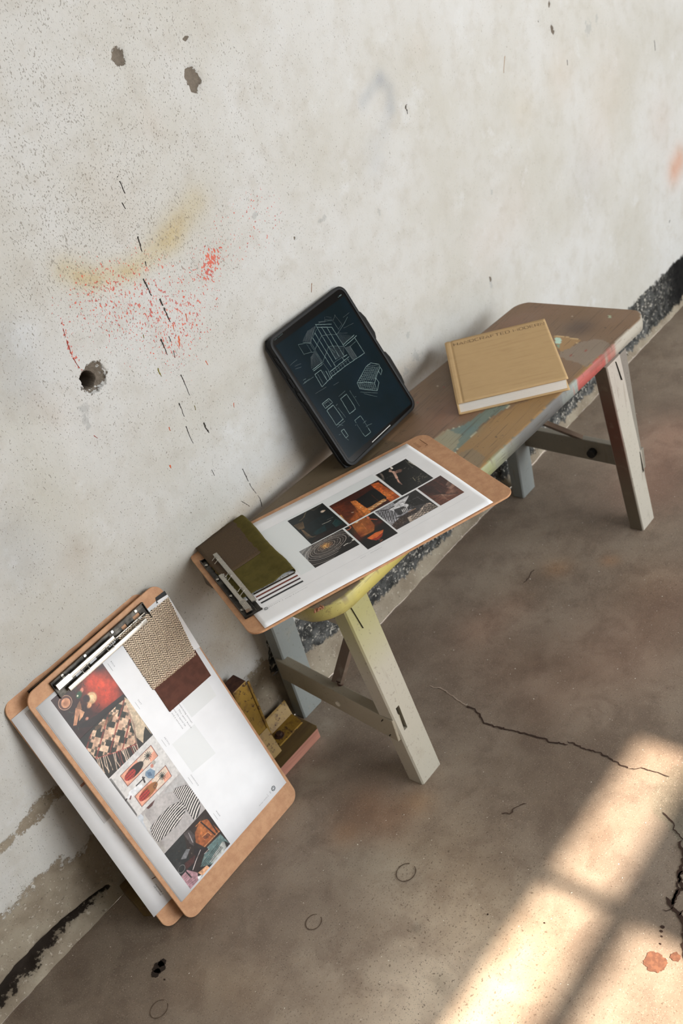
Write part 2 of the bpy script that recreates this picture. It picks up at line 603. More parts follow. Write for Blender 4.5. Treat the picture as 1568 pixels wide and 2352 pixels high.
def wall_material():
    n = NT('worn_plaster')
    big = n.noise(3.2, 4, .6)
    fine = n.noise(160, 3, .7)
    med = n.noise(24, 5, .62)
    c = n.mix(n.step(big, .32, .68), (180, 177, 169), (190, 189, 186))
    c = n.mix(n.step(med, .45, .75, 0, .45), c, (169, 163, 153))
    c = n.mix(n.step(n.noise(9, 5, .7), .56, .72, 0, .5), c, (199, 200, 200))
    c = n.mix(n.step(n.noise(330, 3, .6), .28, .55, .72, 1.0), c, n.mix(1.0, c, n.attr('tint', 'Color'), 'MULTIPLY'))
    # grain of the plaster: short dark pores
    stretched = n.map((1.0, 1.0, .62), rot=(0, .5, 0))
    pore = n.noise(430, 2, .6, vec=stretched)
    thr = n.math('MULTIPLY', n.attr('pits'), .07)
    pv = n.math('ADD', pore, thr)
    pm = n.step(pv, .675, .73)
    c = n.mix(n.math('MULTIPLY', pm, .62), c, (118, 110, 98))
    pore2 = n.step(n.noise(170, 3, .65, vec=n.map((1, 1, .6), rot=(0, .7, 0), loc=(3, 1, 2))), .68, .75)
    c = n.mix(n.math('MULTIPLY', pore2, .35), c, (128, 118, 106))
    # red and orange spatter
    sp = n.noise(260, 2, .5, vec=n.map((1.15, 1, .8), loc=(1, 2, 3)))
    rv = n.math('ADD', sp, n.math('MULTIPLY', n.attr('red'), .16))
    rm = n.step(rv, .70, .735)
    rc = n.mix(n.step(n.noise(60, 2), .40, .60), (201, 84, 58), (176, 74, 66))
    c = n.mix(n.math('MULTIPLY', rm, n.step(n.attr('red'), .05, .2, 0, .85)), c, rc)
    # bare cement below, with crumbling edge
    edge = n.noise(34, 6, .72)
    dv = n.math('ADD', n.attr('damp'), n.math('ADD', n.math('MULTIPLY', n.math('SUBTRACT', edge, .5), .10), n.math('MULTIPLY', n.math('SUBTRACT', n.noise(190, 4, .7), .5), .045)))
    dm = n.step(dv, -.004, .006)
    cem = n.mix(n.step(n.noise(15, 5, .6), .35, .65), (148, 138, 121), (126, 114, 98))
    cem = n.mix(n.step(n.noise(120, 3, .7), .58, .70, 0, .55), cem, (196, 187, 172))
    cem = n.mix(n.step(n.noise(210, 2, .6), .64, .70, 0, .5), cem, (70, 62, 54))
    c = n.mix(dm, c, cem)
    # rubbed grey patches
    gm = n.step(n.math('ADD', n.attr('rub'), n.math('MULTIPLY', n.math('SUBTRACT', n.noise(95, 5, .7), .5), 3.2)), .1, .5)
    c = n.mix(n.math('MULTIPLY', gm, .5), c, (150, 150, 148))
    # bitumen band with flecks of lime
    bv = n.math('ADD', n.attr('bitumen'), n.math('MULTIPLY', n.math('SUBTRACT', n.noise(42, 5, .7), .5), .05))
    bm_ = n.step(bv, -.002, .004)
    bit = n.mix(n.step(n.noise(28, 4, .6), .4, .65), (48, 48, 46), (92, 92, 90))
    fle = n.noise(115, 5, .75)
    bit = n.mix(n.step(fle, .555, .61, 0, .9), bit, (196, 190, 178))
    bit = n.mix(n.attr('black'), bit, (14, 13, 12))
    c = n.mix(bm_, c, bit)
    # chips down to the grey render
    cv = n.math('ADD', n.attr('chip'), n.math('MULTIPLY', n.math('SUBTRACT', n.noise(75, 6, .7), .5), 1.3))
    cm = n.step(cv, .08, .14)
    cc = n.mix(n.noise(190, 3, .7), (128, 118, 106), (84, 76, 67))
    c = n.mix(cm, c, cc)
    # crevice
    gv = n.step(n.math('ADD', n.attr('gap'), n.math('MULTIPLY', n.math('SUBTRACT', n.noise(70, 6, .7), .5), .026)), -.001, .002)
    c = n.mix(gv, c, (40, 32, 25))
    h = n.math('ADD', n.math('MULTIPLY', med, .9), n.math('MULTIPLY', fine, .5))
    h = n.math('ADD', h, n.math('MULTIPLY', pm, -.55))
    h = n.math('ADD', h, n.math('MULTIPLY', dm, -.5))
    h = n.math('ADD', h, n.math('MULTIPLY', n.math('MULTIPLY', bm_, fle), 2.2))
    h = n.math('ADD', h, n.math('MULTIPLY', cm, -.8))
    nb = n.bump(h, .55, .0026)
    return n.out(c, .92, normal=nb, spec=.25)
wall_mat = wall_material()
wall = obj('wall_back', wall_me, wall_mat, smooth=True)
wall['kind'] = 'structure'

# paint runs and flicks: thin raised strokes of dried paint on the wall
ink = NT('dried_dark_paint').out((44, 38, 32), .6)
ink_red = NT('dried_red_paint').out((158, 56, 44), .5)
ink_org = NT('dried_orange_paint').out((214, 98, 52), .5)
ink_olv = NT('dried_olive_paint').out((118, 108, 40), .5)
def stroke(name, pts, w, mat, taper=True, breaks=0.0):
    """A dried run: slightly proud strip hugging the wall."""
    P = dense(pts, .0012)
    V, F = [], []
    n = len(P)
    prev = None
    s0 = random.uniform(0, 99)
    for i, (x, z) in enumerate(P):
        t = i / max(1, n - 1)
        ww = w * (.55 + .9 * abs(mnoise.noise(Vector((s0, t * n * .22, 0)))))
        if taper:
            ww *= (1 - .55 * t)
        if i == 0 or i == n - 1:
            ww *= .3
        if breaks and mnoise.noise(Vector((s0 + 5, i * .13, 3))) > .5 - breaks:
            prev = None
            continue
        x += .0009 * mnoise.noise(Vector((s0 + 9, i * .16, 1)))
        j = int(np.argmin(np.abs(zs - z)))
        k = int(np.argmin(np.abs(xs - x)))
        y = float(WY[j, k]) - .0006
        a = len(V)
        V += [(x - ww, y + .0008, z), (x, y - .0004, z), (x + ww, y + .0008, z)]
        if prev is not None:
            F += [(prev, a, a + 1, prev + 1), (prev + 1, a + 1, a + 2, prev + 2)]
        prev = a
    if F:
        obj(name, mesh_np(name, V, F), mat, wall)
runs = [
    ([(0.8921, 1.0861), (0.8939, 1.0719), (0.8942, 1.0581)], .0022, ink, .25), ([(0.8832, 1.049), (0.8857, 1.0341)], .0020, ink, .2),
    ([(0.8886, 0.992), (0.8874, 0.9803), (0.8859, 0.9679)], .0026, ink, 0), ([(0.8848, 0.9524), (0.8836, 0.9442)], .0018, ink, 0),
    ([(0.8691, 0.9304), (0.8708, 0.9146), (0.8725, 0.8987)], .0026, ink, 0), ([(0.8848, 0.888), (0.8861, 0.8704), (0.8874, 0.8447)], .0030, ink, .12),
    ([(0.8575, 0.8305), (0.8584, 0.8141), (0.8579, 0.8008)], .0022, ink, .1), ([(0.8744, 0.8263), (0.8744, 0.8159)], .0020, ink, 0), ([(0.8721, 0.8011), (0.8701, 0.7884)], .0012, ink, .2),
    ([(0.8686, 0.758), (0.869, 0.7395), (0.8689, 0.7176)], .0016, ink, 0), ([(0.8431, 0.7183), (0.8432, 0.7056), (0.8425, 0.6914)], .0017, ink, 0),
    ([(0.8382, 0.6758), (0.8382, 0.6584), (0.839, 0.6402)], .0020, ink, 0), ([(0.8755, 0.6599), (0.8758, 0.6491), (0.8786, 0.6367)], .0034, ink, 0),
    ([(0.9188, 0.5352), (0.9228, 0.492), (0.9264, 0.4629)], .0014, ink, .12), ([(0.9264, 0.4629), (0.9276, 0.444)], .0020, ink, 0),
    ([(0.8883, 0.4844), (0.8937, 0.4757), (0.8989, 0.4661)], .0014, ink, 0), ([(0.8551, 0.5754), (0.8564, 0.5615)], .0012, ink, .2),
    ([(1.9445, 0.93), (1.9355, 0.9131), (1.9291, 0.8988)], .0022, NT('dried_tan_paint').out((158, 132, 108), .6), 0),
    ([(2.1893, 0.8444), (2.1879, 0.8321)], .0018, ink, 0), ([(2.6191, 0.757), (2.6188, 0.7312)], .0022, ink, 0), ([(1.5882, 0.9508), (1.5832, 0.9341)], .0030, ink, .1),
    ([(1.2133, 0.756), (1.2044, 0.7412)], .0016, NT('dried_rust_paint').out((140, 92, 52), .6), .1),
    ([(0.703, 0.939), (0.6998, 0.9168)], .0014, ink_red, .35), ([(0.6991, 0.9121), (0.6972, 0.8889)], .0016, ink_red, .3), ([(0.6964, 0.8841), (0.7, 0.8641)], .0014, ink_red, .35),
    ([(0.6728, 0.7601), (0.6778, 0.7521)], .0014, ink_red, 0),
    ([(0.8907, 0.8391), (0.8886, 0.8307)], .0022, ink_org, 0), ([(0.8921, 0.8169), (0.8871, 0.8002)], .0030, ink_org, .1), ([(0.9229, 0.8423), (0.9198, 0.8296)], .0022, ink_org, .2),
    ([(0.8064, 0.6937), (0.8058, 0.6864)], .0024, ink_org, 0), ([(0.7796, 0.635), (0.7794, 0.6281)], .0028, ink_org, 0), ([(0.9261, 0.7525), (0.9272, 0.7435)], .0018, ink_org, 0),
    ([(0.9322, 0.8573), (0.9208, 0.8591)], .0014, ink_org, .2), ([(0.9508, 0.6544), (0.9481, 0.6462)], .0012, ink_org, 0), ([(0.8524, 0.7836), (0.8483, 0.7875)], .0016, ink_org, .2),
    ([(0.8312, 0.7914), (0.8306, 0.782), (0.8312, 0.7751)], .0024, ink_olv, 0), ([(0.8296, 0.8532), (0.8284, 0.8468)], .0018, ink_olv, 0), ([(0.8706, 0.6969), (0.8695, 0.688)], .0014, ink_olv, 0),
    ([(2.3822, -0.3412)[:2] if False else (2.6195, 0.2691), (2.6057, 0.2557)], .003, ink, .2),
]
for pts, w, m, br in runs:
    stroke('paint_run', pts, w, m, True, br)

# ---------------------------------------------------------------- setting: the floor
fx = axis(-1.6, 5.6, -0.2, 3.0, 0.006)
fy = axis(-4.0, 0.06, -1.15, 0.06, 0.006)
FX, FY = np.meshgrid(fx, fy)
FT = np.ones(FX.shape + (3,))
def ft(pts, w, col, a):
    tint(FT, FX, FY, pts, w, col, a)
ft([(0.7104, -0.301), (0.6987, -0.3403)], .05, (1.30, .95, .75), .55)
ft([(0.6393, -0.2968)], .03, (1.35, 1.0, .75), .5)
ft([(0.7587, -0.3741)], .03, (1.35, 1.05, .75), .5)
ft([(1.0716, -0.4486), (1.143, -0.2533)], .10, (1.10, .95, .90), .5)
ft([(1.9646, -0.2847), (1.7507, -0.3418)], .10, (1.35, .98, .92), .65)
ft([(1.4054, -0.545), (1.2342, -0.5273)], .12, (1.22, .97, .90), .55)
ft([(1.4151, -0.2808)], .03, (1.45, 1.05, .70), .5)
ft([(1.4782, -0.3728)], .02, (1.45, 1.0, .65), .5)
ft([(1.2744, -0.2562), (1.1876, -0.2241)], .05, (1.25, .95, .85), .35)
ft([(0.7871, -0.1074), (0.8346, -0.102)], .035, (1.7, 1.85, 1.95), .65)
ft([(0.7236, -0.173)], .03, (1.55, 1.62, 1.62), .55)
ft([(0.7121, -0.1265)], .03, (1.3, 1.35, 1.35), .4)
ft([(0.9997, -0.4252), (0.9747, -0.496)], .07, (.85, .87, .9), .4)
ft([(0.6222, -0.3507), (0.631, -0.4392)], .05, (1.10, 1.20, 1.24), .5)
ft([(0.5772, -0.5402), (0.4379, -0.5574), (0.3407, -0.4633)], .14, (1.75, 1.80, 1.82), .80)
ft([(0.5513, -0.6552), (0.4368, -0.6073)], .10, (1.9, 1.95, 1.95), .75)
ft([(0.6909, -0.4602), (0.6369, -0.5837)], .10, (1.18, 1.14, 1.05), .6)
ft([(0.3011, -0.2571), (0.3376, -0.3334)], .05, (1.08, 1.0, .9), .5)
ft([(0.3141, -0.2646), (0.27, -0.2476)], .025, (1.25, 1.28, 1.3), .5)
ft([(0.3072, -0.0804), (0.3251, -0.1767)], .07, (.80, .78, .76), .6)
ft([(0.1357, -0.0505), (0.2481, -0.0908)], .07, (.70, .69, .68), .75)  # clipboard shade plus some damp, painted into the floor tint
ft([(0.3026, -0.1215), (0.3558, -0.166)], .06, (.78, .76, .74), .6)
ft([(0.1744, -0.1578), (0.2895, -0.2373)], .09, (.86, .84, .82), .6)  # wider shade at the left end of the floor, put into the colour
ft([(1.3555, -0.2285), (1.5259, -0.2948)], .07, (1.15, 1.13, 1.08), .5)
ft([(1.4544, -0.4841)], .08, (1.10, 1.06, .98), .5)
ft([(0.9511, -0.749), (0.9159, -0.7934)], .05, (.75, .78, .80), .7)
ft([(0.8437, -0.763), (0.7865, -0.8052)], .05, (.85, .85, .88), .6)
ft([(0.5547, -0.5175)], .009, (.66, .67, .68), .9)
ft([(0.5024, -0.5992), (0.4969, -0.6063)], .012, (.70, .70, .69), .8)
ft([(0.5215, -0.5331)], .004, (.7, .7, .7), .8)
patch = [(1.0651, -0.7503), (1.0213, -0.7301), (1.0014, -0.7176), (0.9774, -0.7212), (0.9419, -0.7213), (0.9203, -0.7371), (0.9125, -0.7596), (0.9012, -0.7834), (0.882, -0.8089), (0.8929, -0.8547)]
pn = (vnoise(FX, FY, 90, 31) - .5) * .010
pm = inside(FX + pn, FY + pn, patch)
FT[pm] *= (.86, .92, .90)
spk = np.full(FX.shape, .25)
for p, w, a in (((0.5165, -0.6232), .22, .9), ((0.6558, -0.4849), .2, .5), ((1.3644, -0.3307), .15, .5), ((1.4294, -0.4962), .15, .5)):
    spk += a * soft(np.hypot(FX - p[0], FY - p[1]), w)
FZ = (vnoise(FX, FY, 4, 32, 2) - .5) * .0016 + (vnoise(FX, FY, 60, 33, 2) - .5) * .0005
FZ *= np.clip((FX - fx[0]) / .1, 0, 1)
FZ = np.minimum(FZ, 0.0004) - .0004
floor_me = mesh_np('floor', np.stack([FX, FY, FZ], -1).reshape(-1, 3), grid_faces(len(fx), len(fy)))
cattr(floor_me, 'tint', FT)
fattr(floor_me, 'specks', spk)
def floor_material():
    n = NT('worn_concrete')
    big = n.noise(4.5, 5, .6)
    med = n.noise(14, 5, .65, dist=.4)
    c = n.mix(n.step(big, .35, .65), (122, 107, 93), (145, 131, 116))
    c = n.mix(n.step(med, .42, .68, 0, .55), c, (106, 90, 78))
    c = n.mix(n.step(n.noise(30, 5, .7), .5, .75, 0, .35), c, (142, 124, 106))
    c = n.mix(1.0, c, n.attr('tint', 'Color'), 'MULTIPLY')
    g = n.noise(420, 2, .6)
    c = n.mix(n.step(g, .60, .68, 0, .35), c, (190, 176, 158))
    c = n.mix(n.step(n.noise(380, 2, .6, vec=n.map(loc=(4, 3, 1))), .60, .68, 0, .45), c, (58, 48, 40))
    dots = n.math('ADD', n.noise(190, 2, .5, vec=n.map(loc=(7, 2, 5))), n.math('MULTIPLY', n.attr('specks'), .06))
    c = n.mix(n.step(dots, .72, .77, 0, .6), c, (84, 66, 52))
    w = n.noise(200, 1, .5, vec=n.map(loc=(2, 9, 5)))
    wm = n.step(w, .775, .80)
    c = n.mix(wm, c, (230, 224, 212))
    # faint scratches
    sc = n.noise(26, 2, .4, vec=n.map((1, 14, 1), rot=(0, 0, .6)))
    c = n.mix(n.step(sc, .70, .74, 0, .12), c, (190, 182, 170))
    h = n.math('ADD', n.math('MULTIPLY', g, .5), n.math('MULTIPLY', med, .7))
    return n.out(c, n.step(big, .3, .7, .50, .68), normal=n.bump(h, .35, .0012), spec=.42)
floor_mat = floor_material()
floor = obj('floor', floor_me, floor_mat, smooth=True)
floor['kind'] = 'structure'

crack_mat = NT('crack_dirt').out((52, 34, 24), .95)
pale_mat = NT('crack_dust').out((172, 154, 138), .95)
def crack(pts, w, mat=crack_mat, amp=.0035, seed=0):
    P = wobble(pts, .004, amp, seed)
    W_ = [w * (.45 + 1.0 * abs(mnoise.noise(Vector((p[0] * 90, p[1] * 90, seed))))) + .0002 for p in P]
    W_[0] = W_[-1] = .0002
    MB().ribbon(P, W_, .0007).build('crack', mat, floor)
crack([(0.9878, -0.3264), (0.9867, -0.3402), (0.9808, -0.3592), (0.9664, -0.3803), (0.9655, -0.3985), (0.9696, -0.4247), (0.9737, -0.4505), (0.9785, -0.4847), (0.9795, -0.5131), (0.9866, -0.5464)], .0050, seed=1)
crack([(0.9946, -0.5419), (0.9906, -0.5755), (0.9952, -0.6029), (0.9892, -0.6353), (0.9852, -0.6659)], .0034, seed=2)
crack([(0.9852, -0.6659), (0.9972, -0.6881), (0.9983, -0.7112), (0.9993, -0.7341)], .0020, seed=3)
crack([(1.0017, -0.2255), (1.006, -0.2494), (1.0015, -0.2737), (0.9962, -0.2982), (0.9878, -0.3264)], .0024, pale_mat, seed=4)
crack([(0.9281, -0.7522), (0.9165, -0.7763), (0.9059, -0.7834), (0.8938, -0.8049), (0.8808, -0.8321)], .0026, seed=5)
crack([(0.8913, -0.8003), (0.8643, -0.8183), (0.8327, -0.8257), (0.8142, -0.8397), (0.7944, -0.835), (0.78, -0.8396)], .0075, seed=6)
crack([(0.7876, -0.8257), (0.7767, -0.8411), (0.768, -0.8553), (0.758, -0.8666), (0.7236, -0.8836), (0.6894, -0.9043)], .0085, seed=7)
crack([(0.7787, -0.8402), (0.7703, -0.8372), (0.7657, -0.8291)], .0022, seed=8)
crack([(0.7787, -0.8402), (0.8175, -0.8299), (0.8416, -0.8259)], .0050, seed=9)
crack([(0.768, -0.8553), (0.7804, -0.8551)], .004, seed=10)
crack([(0.8066, -0.5177), (0.808, -0.5343), (0.8263, -0.5361), (0.842, -0.5466)], .0028, NT('stain_line').out((74, 56, 44), .9), seed=11)
crack([(1.3446, -0.2407), (1.3671, -0.2381), (1.3935, -0.2367)], .0022, seed=12)
ring_mat = NT('ring_stain').out((92, 76, 62), .9)
for q, r in (((0.4783, -0.3624), .013), ((0.629, -0.4426), .016), ((0.2334, -0.2395), .014)):
    P = [(q[0] + r * math.cos(a) * 1.1, q[1] + r * math.sin(a)) for a in np.linspace(0.3, 5.9, 26)]
    MB().ribbon(P, .0016, .0006, .4).build('ring_stain', ring_mat, floor)
def blot(q, r, mat, seed, sx=1.0, name='blot'):
    """Dried splash: a very thin irregular disc."""
    P = []
    for k in range(44):
        a = 2 * math.pi * k / 44
        rr = r * (1 + .30 * mnoise.noise(Vector((math.cos(a) * 1.7, math.sin(a) * 1.7, seed))) + .16 * mnoise.noise(Vector((math.cos(a) * 7, math.sin(a) * 7, seed + 3))))
        P.append((q[0] + rr * math.cos(a) * sx, q[1] + rr * math.sin(a)))
    MB().prism(P, -.0003, .0007).build(name, mat, floor)
rust = NT('rust_blot')
rust_m = rust.out(rust.mix(rust.step(rust.noise(160, 3), .4, .62), (96, 62, 46), (114, 76, 56)), .85)
oil = NT('oil_blot').out((38, 27, 20), .45)
blot((0.685, -0.8573), .0155, rust_m, 1)
blot((0.7062, -0.8778), .0068, rust_m, 2)
blot((0.2828, -0.1842), .0105, oil, 3)
blot((0.2726, -0.1878), .0075, oil, 9)
blot((0.2909, -0.183), .006, oil, 12, 1.2)
for k, (p, r) in enumerate((((0.7405, -0.8416), .0030), ((0.7332, -0.8431), .0022), ((0.7259, -0.8472), .0016), ((0.7142, -0.8507), .0014), ((0.6307, -0.6041), .0012), ((0.661, -0.6881), .0013), ((0.2731, -0.2095), .0016))):
    blot(p, r, crack_mat, 20 + k, .8)

# ---------------------------------------------------------------- setting: the rest of the room (outside the frame)
rm = NT('room_plaster')
room_mat = rm.out(rm.mix(rm.step(rm.noise(3), .35, .65), (176, 170, 160), (190, 185, 176)), .9)
def slab(name, x0, x1, y0, y1, z0, z1):
    o = MB().box(x0, x1, y0, y1, z0, z1).build(name, room_mat)
    o['kind'] = 'structure'
    return o
RX0, RX1, RY, RZ = -1.6, 5.6, -4.0, 4.6
slab('ceiling', RX0 - .1, RX1 + .1, RY - .15, .1, RZ, RZ + .1)
slab('wall_left', RX0 - .1, RX0, RY - .1, .1, 0, RZ)
slab('wall_right', RX1, RX1 + .1, RY - .1, .1, 0, RZ)
# wall opposite: a wide opening and a small steel window high above it
front = MB()
DX0, DX1, DZ0, DZ1 = 0.90, 4.20, 0.20, 2.70
WX0, WX1, WZ0, WZ1 = .10, 1.055, 3.20, 4.030
front.box(RX0, RX1, RY - .04, RY, WZ1, RZ)
front.box(RX0, WX0, RY - .04, RY, WZ0, WZ1)
front.box(WX1, RX1, RY - .04, RY, WZ0, WZ1)
front.box(RX0, RX1, RY - .04, RY, DZ1, WZ0)
front.box(RX0, DX0, RY - .04, RY, 0, DZ1)
front.box(DX0, DX1, RY - .04, RY, 0, DZ0)
front.box(DX1, RX1, RY - .04, RY, 0, DZ1)
o = front.build('wall_front', room_mat)
o['kind'] = 'structure'
steel = NT('window_steel').out((70, 72, 70), .5, .4)
win = MB()
win.box(WX0, WX1, RY - .032, RY - .010, 3.838, 3.882)
for xb in (.408, .735):
    win.box(xb - .015, xb + .015, RY - .032, RY - .010, WZ0, WZ1)
wo = win.build('window_1', steel)
wo['kind'] = 'structure'
MB().box(.735, WX1, RY - .028, RY - .016, WZ0, 3.86).build('window_board', NT('board_paint').out((120, 104, 84), .8), wo)
portal = bpy.data.lights.new('sky_portal', 'AREA')
portal.shape = 'RECTANGLE'
portal.size = DX1 - DX0
portal.size_y = DZ1 - DZ0
portal.cycles.is_portal = True
po = bpy.data.objects.new('sky_portal', portal)
COL.objects.link(po)
po.location = ((DX0 + DX1) / 2, RY - .05, (DZ0 + DZ1) / 2)
po.rotation_euler = Vector((0, 1, 0)).to_track_quat('-Z', 'Z').to_euler()

# ---------------------------------------------------------------- materials of the objects
def paint_material(name, base, wear, rough=.55):
    """Old paint on wood; colour zones come from the mesh attribute 'paint'."""
    n = NT(name)
    c = n.attr('paint', 'Color')
    c = n.mix(n.step(n.noise(22, 5, .65), .55, .75, 0, .35), c, wear)
    c = n.mix(n.step(n.noise(150, 3, .7), .60, .68, 0, .35), c, (86, 78, 66))
    sc = n.noise(40, 3, .6, vec=n.map((1, 1, .12)))
    c = n.mix(n.step(sc, .62, .70, 0, .35), c, (112, 100, 84))
    h = n.math('ADD', n.noise(60, 4, .6), n.math('MULTIPLY', sc, .6))
    return n.out(c, rough, normal=n.bump(h, .3, .0012))
leg_mat = paint_material('old_grey_paint', None, (150, 140, 122))

n = NT('worn_seat_paint')
sp_ = n.map((1, 1, 1), rot=(0, 0, -.045))
grain = n.noise(60, 5, .65, vec=n.map((.07, 1.6, 1), rot=(0, 0, .045)))
fine = n.noise(260, 3, .6, vec=n.map((.05, 1.2, 1), rot=(0, 0, .045)))
c = n.attr('paint', 'Color')
c = n.mix(n.step(grain, .55, .70, 0, .45), c, (80, 60, 42))
c = n.mix(n.step(fine, .60, .70, 0, .5), c, (58, 44, 32))
c = n.mix(n.step(n.noise(90, 3, .7), .64, .70, 0, .4), c, (60, 50, 40))
seat_mat = n.out(c, n.step(n.noise(8), .3, .7, .42, .62), normal=n.bump(n.math('ADD', grain, fine), .35, .0012))

n = NT('hardboard')
c = n.mix(n.step(n.noise(60, 4, .6), .35, .65), (176, 129, 93), (191, 145, 107))
c = n.mix(n.step(n.noise(420, 3, .7), .58, .68, 0, .4), c, (120, 80, 50))
c = n.mix(n.step(n.noise(380, 3, .7, vec=n.map(loc=(3, 1, 2))), .60, .68, 0, .35), c, (206, 160, 118))
board_mat = n.out(c, .62, normal=n.bump(n.noise(300, 3), .12, .0006))

n = NT('scuffed_chrome')
chrome = n.out((172, 167, 158), n.step(n.noise(60, 3, .6), .35, .7, .26, .36), 1.0)
n = NT('dark_clip_steel')
dark_steel = n.out(n.mix(n.step(n.noise(50, 4), .4, .6), (52, 49, 45), (82, 78, 72)), .42, .85)
n = NT('white_paper')
paper_mat = n.out(n.mix(n.step(n.noise(20, 3), .35, .65), (235, 235, 237), (239, 239, 241)), .75, spec=.3)
n = NT('photo_print')
print_mat = n.out(n.attr('print', 'Color'), .38, spec=.45)
ink_black = NT('print_ink_black').out((52, 52, 54), .6)
ink_grey = NT('print_ink_grey').out((128, 128, 130), .6)
ink_pale = NT('print_ink_pale').out((196, 197, 199), .6)
ink_wash = NT('print_wash').out((227, 228, 228), .7)

def in_world(o, parent):
    """Keep a part whose mesh is in world coordinates where it is."""
    o.parent = parent
    o.matrix_parent_inverse = parent.matrix_world.inverted()
    return o

# ---------------------------------------------------------------- bench
bench = thing('wooden_bench', 'low worn wooden bench with flaking brown, yellow and grey paint standing against the wall', 'bench',
              Matrix.Translation((1.23, -.205, 0)))
SX0, SX1, ST, SB = .7205, 1.7435, .459, .430
def y_back(x):
    return -.032 - .046 * (x - .85)
def y_front(x):
    return -.3490 - .037 * (x - .834)
def seat_limits(x):
    yb, yf = y_back(x), y_front(x)
    def corner(dx, r):
        return r - math.sqrt(max(0, r * r - (r - dx) ** 2)) if dx < r else 0
    yf += corner(x - SX0, .060) + corner(SX1 - x, .042)
    yb -= corner(x - SX0, .050) + corner(SX1 - x, .036)
    return yb, yf
def seat_axis():
    t = np.concatenate([np.linspace(0, .06, 14) ** 1.0, np.linspace(.064, .96, 236), np.linspace(.964, 1, 14)])
    e = np.linspace(0, .06, 14)
    return SX0 + (SX1 - SX0) * t
sx = seat_axis()
NY = 80
lim = np.array([seat_limits(x) for x in sx])
tt = np.linspace(0, 1, NY)
def seat_grid(inset, z):
    yb = lim[:, 0] - inset
    yf = lim[:, 1] + inset
    xx = np.clip(sx, SX0 + inset, SX1 - inset)
    Yg = yb[None, :] + (yf - yb)[None, :] * tt[:, None]
    Xg = np.broadcast_to(xx[None, :], Yg.shape)
    return Xg, Yg, np.full(Yg.shape, z)
TX, TY, TZ = seat_grid(.0025, ST)
# painted zones of the top
C_ = np.zeros(TX.shape + (3,))
C_[:] = (124, 99, 76)
nz = vnoise(TX, TY, 14, 41) - .5
nz2 = vnoise(TX, TY, 50, 42) - .5
def zone(poly, col, amp=.012, a=1.0, edge=None):
    m = inside(TX + nz2 * amp, TY + nz2 * amp * .8, poly)
    C_[m] = C_[m] * (1 - a) + np.array(col, float) * a
    if edge is not None:
        q = inside(TX + nz2 * amp + .0022, TY + nz2 * amp * .8 - .0012, poly)
        C_[m & ~q] = edge
def cloud(p, w, col, a):
    m = (a * soft(np.hypot(TX - p[0], TY - p[1]), w))[..., None]
    C_[:] = C_ * (1 - m) + np.array(col, float) * m
C_[TX < 1.17] = (100, 86, 66)
cloud((1.2738, -0.1791), .06, (134, 92, 72), .9)
cloud((1.2507, -0.1216), .08, (112, 90, 66), .6)
cloud((1.4197, -0.1103), .06, (96, 80, 62), .6)
ochre = [(1.1654, -0.2888), (1.2222, -0.2795), (1.2691, -0.2827), (1.3203, -0.2985), (1.3544, -0.3064), (1.4261, -0.3684), (1.5248, -0.3562), (1.5544, -0.3733), (1.5673, -0.3759), (1.5117, -0.3764), (1.2774, -0.3708), (1.1367, -0.3594), (1.1509, -0.3129)]
zone(ochre, (150, 118, 76), .010, 1.0)
cloud((1.2954, -0.3235), .05, (162, 126, 78), .5)
cloud((1.4426, -0.3685), .04, (128, 100, 72), .8)
zone([(1.1508, -0.3223), (1.1666, -0.2928), (1.1931, -0.3084), (1.1756, -0.3479), (1.1425, -0.3556)], (132, 116, 92), .01, .8)
teal = [(1.1898, -0.2177), (1.2098, -0.2237), (1.2335, -0.2254), (1.2514, -0.2453), (1.277, -0.253), (1.2995, -0.2481), (1.3215, -0.2587), (1.3506, -0.2913), (1.331, -0.2966), (1.3003, -0.2821), (1.268, -0.2785), (1.2302, -0.281), (1.183, -0.2836), (1.1618, -0.2912)]
zone(teal, (112, 126, 116), .016, 1.0, (196, 188, 160))
zone([(1.1915, -0.2185), (1.2279, -0.2162), (1.234, -0.2271), (1.2252, -0.2629), (1.1703, -0.2806)], (164, 152, 122), .02, .75)
cloud((1.2481, -0.2623), .02, (92, 122, 124), .7)
zone([(1.5598, -0.2814), (1.6124, -0.3282), (1.5981, -0.3693), (1.5789, -0.3811), (1.507, -0.3705), (1.5218, -0.3244), (1.526, -0.2927)], (140, 126, 112), .02, .85)
cloud((1.6515, -0.2723), .035, (84, 68, 58), .85)
cloud((1.6401, -0.121), .04, (124, 88, 68), .7)
cloud((1.716, -0.1521), .05, (124, 92, 70), .5)
cloud((1.6949, -0.3385), .05, (128, 98, 72), .6)
zone([(1.6072, -0.2362), (1.6121, -0.264), (1.6026, -0.3042), (1.5854, -0.3008), (1.566, -0.2948), (1.5532, -0.2852), (1.5617, -0.2724)], (160, 126, 82), .006, 1, (206, 176, 128))
zone([(1.5989, -0.243), (1.605, -0.2558), (1.583, -0.2683), (1.5778, -0.2602)], (184, 218, 204), .002, 1)
zone([(1.5776, -0.2593), (1.5758, -0.2694), (1.5624, -0.276)], (120, 158, 136), .002, 1)
zone([(1.7094, -0.3075), (1.7122, -0.3129), (1.7033, -0.3185), (1.7005, -0.3131)], (166, 180, 150), .001, 1)
for k in range(26):
    x, y = random.uniform(.75, 1.72), random.uniform(-.37, -.08)
    zone([(x - .003, y), (x, y - .002), (x + .004, y), (x, y + .002)], random.choice([(190, 180, 160), (64, 52, 44), (150, 60, 50)]), .004, .8)
C_[TX < .80] = C_[TX < .80] * .55 + np.array((104, 96, 80)) * .45
Xo, Yo, Zo = seat_grid(0, ST - .0025)
Xb, Yb, Zb = seat_grid(0, SB + .0025)
Xc, Yc, Zc = seat_grid(.0025, SB)
nx_ = len(sx)
